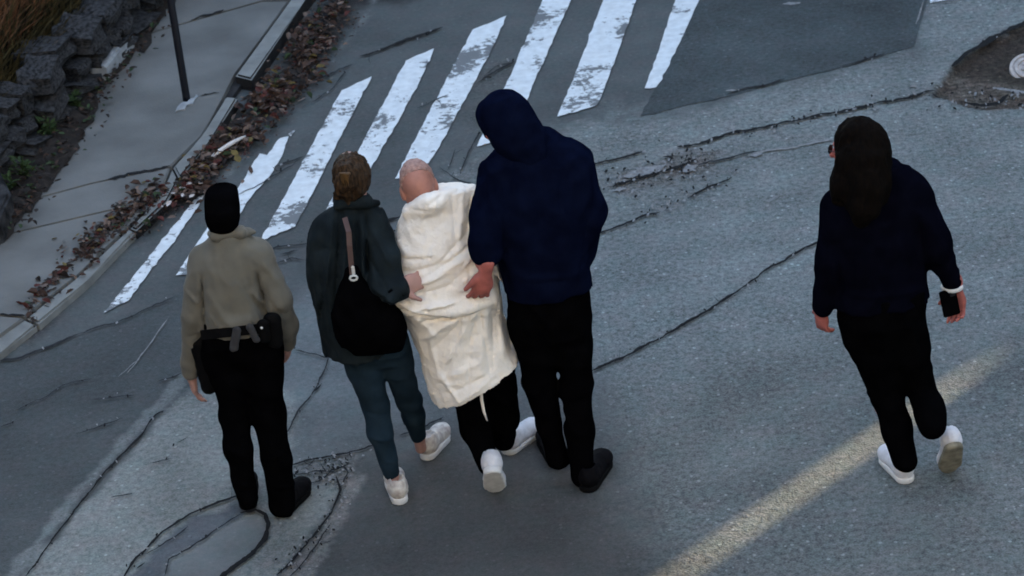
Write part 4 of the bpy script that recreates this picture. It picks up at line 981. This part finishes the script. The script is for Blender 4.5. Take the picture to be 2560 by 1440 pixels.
H.ell(hc+u4*.022-f4*.018, (.094, .122, .118), ax4); H.ell(hc-u4*.06-f4*.03, (.09, .10, .10), ax4, .05); H.cone(hc-u4*.05-f4*.05, p.at(1322, 372, -.03), .085, .10, .05)
H.cone(hc+f4*.07+u4*.05, hc+f4*.095-u4*.02, .05, .045, .03)
H.ell(hc+f4*.135-u4*.035, (.058, .055, .085), ax4, .02, 's'); H.wrinkle(.005, 13, seed=3.0)
p.part(H, 'hood', M['navy'], parent=jk)
T = p.sdf(1230, 1520, 690, 1230, -.32, .35, .009)
T.loft([p.st(1368, 690, 98, .145), p.st(1373, 780, 100, .15), p.st(1377, 830, 98, .12), p.st(1382, 865, 84, .075), p.st(1384, 885, 50, .05)], 0, 2.3)
p.chain(T, [(1326, 800, 0, 54), (1340, 870, 0, 50), (1350, 960, .03, 39), (1370, 1060, .05, 31), (1395, 1146, .05, 28)], .03)
p.chain(T, [(1420, 800, 0, 53), (1430, 870, 0, 48), (1441, 960, .0, 38), (1450, 1070, -.01, 32), (1456, 1188, -.03, 28)], .03)
T.wrinkle(.008, 9, (1, 1, .7), 8.0)
p.part(T, 'trousers', M['black'])
shoe(o, p.base, G(1398, 1172), (-.15, 1), 0, .29, .108, 'shoe_k', 'sole_k'); shoe(o, p.base, G(1466, 1234), (.36, .93), 0, .29, .108, 'shoe_k', 'sole_k')

# ================================================================== person 5: walking alone
p = Person(2285, 1205, 'person with long dark hair in black sweater walking alone, looking aside, holding a phone')
hl = G(2272, 1212); toe = G(2372, 1183)
B = p.sdf(2000, 2440, 280, 1240, -.45, .45, .0065)
f5 = unit((-.86, .5, -.16)); u5 = unit((-.05, .06, 1)); hc = p.at(2142, 368, .0); pf = head(B, hc, u5, f5, 1.0)
B.cone(hc-u5*.06, p.at(2180, 450, .0), .052, .065, .03)
B.loft([p.sb(2185, 440, 55, .07), p.sb(2188, 490, 105, .09), p.sb(2190, 560, 98, .105), p.sb(2198, 680, 92, .1), p.sb(2210, 800, 98, .12)], .02)
p.chain(B, [(2085, 530, 0, 30), (2072, 650, -.03, 24), (2054, 768, .03, 17)], .02); p.chain(B, [(2292, 490, 0, 32), (2342, 610, -.04, 25), (2390, 708, .03, 15)], .02)
p.chain(B, [(2170, 830, 0, 48), (2220, 1010, .05, 32), (2262, 1150, .0, 20)], .03); p.chain(B, [(2270, 830, 0, 40), (2304, 960, .03, 27), (2319, 1010, -.02, 22), (2327, 1046, -.06, 17), (2334, 1078, -.09, 15)], .03)
hand(B, p.at(2054, 772, .03), (-.02, .12, -1), (-.8, -.6, 0), -1, (.4, .5, .55, .6), .95)
hand(B, p.at(2391, 722, .045), (.02, -.06, -1), (.45, .85, .1), 1, (.45, .6, .65, .7), .98, .08)
o = p.root(B, M['skin_h'])
J = p.sdf(2010, 2430, 400, 790, -.35, .4, .008)
J.loft([p.st(2192, 412, 50, .07), p.st(2194, 438, 82, .09), p.st(2192, 475, 108, .115), p.st(2186, 540, 108, .135), p.st(2194, 640, 104, .13), p.st(2200, 705, 107, .135), p.st(2203, 748, 110, .14)], 0, 2.4)
p.chain(J, [(2096, 520, .0, 44), (2080, 640, -.03, 35), (2056, 765, .02, 24)], .04)
p.chain(J, [(2276, 480, .0, 48), (2336, 605, -.04, 35), (2378, 702, .03, 22)], .04)
J.folds([(2090, 620, 2110, 740, 10, -8), (2300, 560, 2310, 650, 10, -9), (2120, 740, 2300, 730, 12, 6), (2240, 600, 2300, 680, 14, 5), (2130, 600, 2110, 700, 14, 5)], p.Y-.12)
J.wrinkle(.008, 9, (1, 1, .7), 1.0)
p.part(J, 'sweater', M['knit'])
T = p.sdf(2050, 2400, 730, 1190, -.42, .35, .008)
T.loft([p.st(2204, 722, 106, .13), p.st(2206, 790, 104, .135), p.st(2213, 840, 98, .11), p.st(2226, 880, 88, .075), p.st(2230, 900, 50, .05)], 0, 2.3)
p.chain(T, [(2160, 805, 0, 52), (2180, 880, 0, 46), (2216, 990, .04, 37), (2240, 1070, .02, 35), (2264, 1152, -.005, 30)], .03)
p.chain(T, [(2252, 805, 0, 52), (2272, 880, 0, 45), (2302, 960, .03, 35), (2319, 1010, -.02, 33), (2326, 1040, -.06, 32), (2331, 1064, -.085, 31)], .03)
p.chain(T, [(2220, 890, -.0, 30), (2244, 962, .012, 17)], .03)
T.wrinkle(.007, 10, (1, 1, .7), 3.0)
p.part(T, 'trousers', M['black'])
H = p.sdf(2030, 2280, 280, 580, -.3, .3, .006); r5, f5_, u5_ = frame(u5, f5); ax5 = np.array([r5, f5_, u5_])
H.ell(hc+u5_*.022-f5_*.020, (.086, .108, .108), ax5); H.ell(hc-u5_*.04-f5_*.045, (.088, .09, .11), ax5, .04)
p.chain(H, [(2165, 400, -.08, 44), (2168, 460, -.11, 42), (2160, 515, -.13, 34), (2150, 548, -.13, 18)], .04)
p.chain(H, [(2120, 400, -.05, 26), (2108, 460, -.06, 26), (2100, 500, -.07, 16)], .04); p.chain(H, [(2190, 400, -.04, 20), (2200, 450, -.08, 20), (2204, 495, -.10, 12)], .04)
H.ell(hc+f5_*.125-u5_*.02, (.062, .060, .105), ax5, .012, 's')
H.wrinkle(.006, 24, (1, 1, .3), 2.0); H.wrinkle(.0025, 60, (1, 1, .25), 9.0)
p.part(H, 'hair', M['hair_d'])
# glasses on the face
S = SDF(hc-.2, hc+.2, .004)
for sx in (-1, 1):
    S.ell(pf(.034*sx, .104, .0), (.026, .004, .020), ax5, 0); S.cone(pf(.06*sx, .098, .004), pf(.080*sx, .0, .006), .003, .003, 0)
S.cone(pf(-.012, .106, .004), pf(.012, .106, .004), .003, .003, 0)
p.part(S, 'glasses', M['lens'])
shoe(o, p.base, hl, (-.25, 1), 0, .27, .10, 'shoe_w', 'sole_w'); shoe(o, p.base, toe, (-.05, 1), .98, .27, .10, 'shoe_w', 'sole_g')
# pale cuff at the wrist and the phone in the hand
cq = p.sdf(2330, 2430, 690, 750, -.12, .2, .0045); cq.cone(p.at(2379, 712, .03), p.at(2382, 722, .035), .046, .045, 0); cq.plane_cut(p.at(2380, 712, .03), (.0, .0, 1)); cq.plane_cut(p.at(2382, 721, .035), (0, 0, -1))
p.part(cq, 'shirt_cuff', M['sole_w'])
ph = p.at(2374, 757, -.012)
phone = bmmesh('phone', boxm((0, 0, 0), (.074, .010, .118), None, .004), M['black'])
po = tag(link('phone', phone, None, tuple(ph)), 'flat black phone held low in the hand of the lone walker', 'phone'); po.rotation_euler = (math.radians(-12), math.radians(-6), math.radians(8))
lens_ = link('camera_bump', bmmesh('camera_bump', boxm((.018, -.0065, .038), (.024, .004, .024), None, .0015), M['lens']), po)
# ------------------------------------------------------------------ leaves and litter
def leaf_geo(c, size, yaw, tiltx, tilty, curl, wid=.62):
    pts = [(-.5, 0, .0), (-.22, wid*.42, curl*.5), (.15, wid*.40, curl*.6), (.5, 0, curl*.25), (.15, -wid*.40, curl*.6), (-.22, -wid*.42, curl*.5), (-.05, 0, -.0)]
    R_ = Matrix.Rotation(yaw, 3, 'Z') @ Matrix.Rotation(tiltx, 3, 'X') @ Matrix.Rotation(tilty, 3, 'Y')
    return [tuple(Vector(c)+R_ @ (Vector(q)*size)) for q in pts], [(0, 1, 6), (1, 2, 6), (2, 3, 6), (3, 4, 6), (4, 5, 6), (5, 0, 6)]
V = []; Fc = []; MI = []
def drop(px, py, size, mi, pile=.03, z0=None):
    zz = (ZP if z0 is None else z0); g = G(px, py, zz)
    zz = zz+.006+random.random()**1.5*pile
    v, f = leaf_geo((g[0], g[1], zz), size, random.uniform(0, 6.28), random.uniform(-.5, .5), random.uniform(-.5, .5), random.uniform(-.1, .7), random.uniform(.45, .75))
    n = len(V); V.extend(v); Fc.extend([tuple(i+n for i in q) for q in f]); MI.extend([mi]*6)
def pickm(r):
    return 0 if r < .40 else 1 if r < .66 else 2 if r < .76 else 3 if r < .92 else 4 if r < .96 else 6
BAND = [((60, 790), 22, 1.0), ((120, 725), 26, 1.0), ((200, 655), 24, 1.2), ((260, 600), 30, .9), ((340, 530), 34, 1.2), ((440, 482), 38, 1.6), ((505, 428), 38, 1.6), ((565, 362), 40, 1.4), ((628, 298), 40, 1.4), ((690, 225), 46, 1.5), ((742, 150), 55, 1.2), ((790, 70), 50, .7), ((850, 0), 40, .4)]
for (a, wa, da), (b, wb, db) in zip(BAND[:-1], BAND[1:]):
    a = np.array(a, float); b = np.array(b, float); L_ = np.hypot(*(b-a)); t_ = (b-a)/L_; n_ = np.array([-t_[1], t_[0]])
    for _ in range(int(L_*(wa+wb)*.030*(da+db)/2)):
        u = random.random(); wv = wa+(wb-wa)*u; off = random.gauss(0, .55)*wv
        q = a+(b-a)*u+n_*off+np.array([8, 6])
        if q[1] < 470:
            xk = np.interp(q[1], [-40, 0, 195, 240, 350, 450, 470], [800, 768, 634, 600, 530, 452, 440])
            if q[0] < xk and random.random() < .93: continue
        # clumpy: drop some by noise
        if noise2(np.array([q[0]/60.], np.float32), np.array([q[1]/60.], np.float32), 1.0, 4.4)[0] < -.25 and random.random() < .8: continue
        drop(q[0], q[1], random.uniform(.028, .070), pickm(random.random()), .035, .035 if off < 0 else .02)
for (a, wa, da), (b, wb, db) in zip(BAND[:-1], BAND[1:]):
    for _ in range(int(np.hypot(b[0]-a[0], b[1]-a[1])*2.6)):
        u = random.random(); q = np.array(a)*(1-u)+np.array(b)*u+np.array([12+random.gauss(0, wa*.6), 8+random.gauss(0, wa*.6)])
        if q[1] < 470 and q[0] < np.interp(q[1], [-40, 0, 195, 240, 350, 450, 470], [800, 768, 634, 600, 530, 452, 440]): continue
        drop(q[0], q[1], random.uniform(.010, .026), random.choice([0, 0, 1, 1, 2, 3]), .012, .012)
# thin second trail on the pavement side, lower left
for _ in range(260):
    u = random.random(); q = np.array([160, 655])*(1-u)+np.array([400, 470])*u+np.array([random.gauss(0, 22), random.gauss(0, 16)]); drop(q[0], q[1], random.uniform(.02, .05), pickm(random.random()), .012)
# litter at the wall foot
for _ in range(520):
    u = random.random(); q = np.array([30, 560])*(1-u)+np.array([400, 40])*u+np.array([random.gauss(-8, 24), random.gauss(-6, 18)]); drop(q[0], q[1], random.uniform(.02, .05), random.choice([1, 1, 0, 1, 6]), .03, ZP+.02)
me = pymesh('fallen_leaves', V, Fc, LEAF); me.polygons.foreach_set('material_index', MI)
tag(link('fallen_leaves', me), kind='stuff')
# single leaves that can be picked out
def single(px, py, size, mi, label, grp, z=.03, wid=.6, yaw=None):
    g = G(px, py, z); v, f = leaf_geo((0, 0, 0), size, random.uniform(0, 6.28) if yaw is None else yaw, random.uniform(-.3, .3), random.uniform(-.3, .3), random.uniform(.0, .4), wid)
    o = link('fallen_leaf', pymesh('fallen_leaf', v, f, LEAF[mi]), None, (g[0], g[1], z+.03)); return tag(o, label, 'leaf', grp)
for x, y, s in ((468, 474, .075), (505, 470, .05), (435, 495, .045), (458, 500, .035), (482, 502, .045), (425, 522, .05), (415, 500, .03), (390, 512, .03), (462, 482, .06), (404, 528, .035)):
    single(x, y, s, 5, 'pale dry leaf among the brown leaves by the start of the crosswalk', 'pale leaves in the gutter')
for x, y, s, mi, lb in ((465, 403, .05, 4, 'yellow leaf lying in the gutter leaves below the white stick'), (518, 354, .035, 5, 'small pale leaf near the kerb, just uphill of the white stick'), (520, 388, .06, 6, 'blue-green leaf in the gutter leaves beside the white stick'), (604, 525, .05, 5, 'white scrap on the asphalt right of the black cap')):
    single(x, y, s, mi, lb, None)
for k in range(70):
    u = random.random(); i = int(u*11.99); (a, wa, _), (b, wb, _) = BAND[i], BAND[i+1]; t_ = random.random()
    q = np.array(a)*(1-t_)+np.array(b)*t_+np.array([random.gauss(20, wa*.8), random.gauss(12, wa*.8)])
    single(q[0], q[1], random.uniform(.03, .06), random.choice([0, 1, 2, 3]), 'brown leaf lying loose at the edge of the gutter leaf drift', 'loose brown leaves along the kerb', .0)
# bleached stick
a = G(530, 408, .03); b = G(616, 355, .03); m_ = (a+b)/2
bm = tubem([a+(b-a)*t+np.array([.0, .0, .035+.01*math.sin(t*3)])-m_ for t in np.linspace(0, 1, 9)], [.007, .011, .013, .012, .013, .012, .011, .009, .005], 7)
tag(link('stick', bmmesh('stick', bm, M['stick'], True), None, tuple(m_)), 'bleached white stick lying across the gutter leaves', 'stick')
# weeds at the wall foot
def weed(px, py, n, h, label):
    g = G(px, py, ZP); VV = []; FF = []
    for _ in range(n):
        a = random.uniform(0, 6.28); r = random.uniform(.2, 1)*h; lean = random.uniform(.3, 1.1); c = (math.cos(a)*r*lean*.5, math.sin(a)*r*lean*.5, .02+r*random.uniform(.3, 1))
        v, f = leaf_geo(c, random.uniform(.03, .055), a, random.uniform(-.5, .5), random.uniform(-.9, .2), .2, .45); k = len(VV); VV += v; FF += [tuple(i+k for i in q) for q in f]
    o = link('weed', bmmesh('weed', tubem([(0, 0, 0), (0, .01, h*.5), (.01, .01, h*.9)], [.006, .005, .003], 6), M['weed']), None, tuple(g)); tag(o, label, 'weed', 'weeds at the wall foot')
    link('foliage', pymesh('foliage', VV, FF, M['weed']), o)
weed(62, 452, 60, .16, 'low green weed at the wall foot near the left edge'); weed(125, 352, 50, .14, 'low green weed half way along the wall foot'); weed(30, 486, 40, .12, 'low green weed beside the concrete step end'); weed(190, 280, 46, .12, 'low green weed at the wall foot below the concrete block')
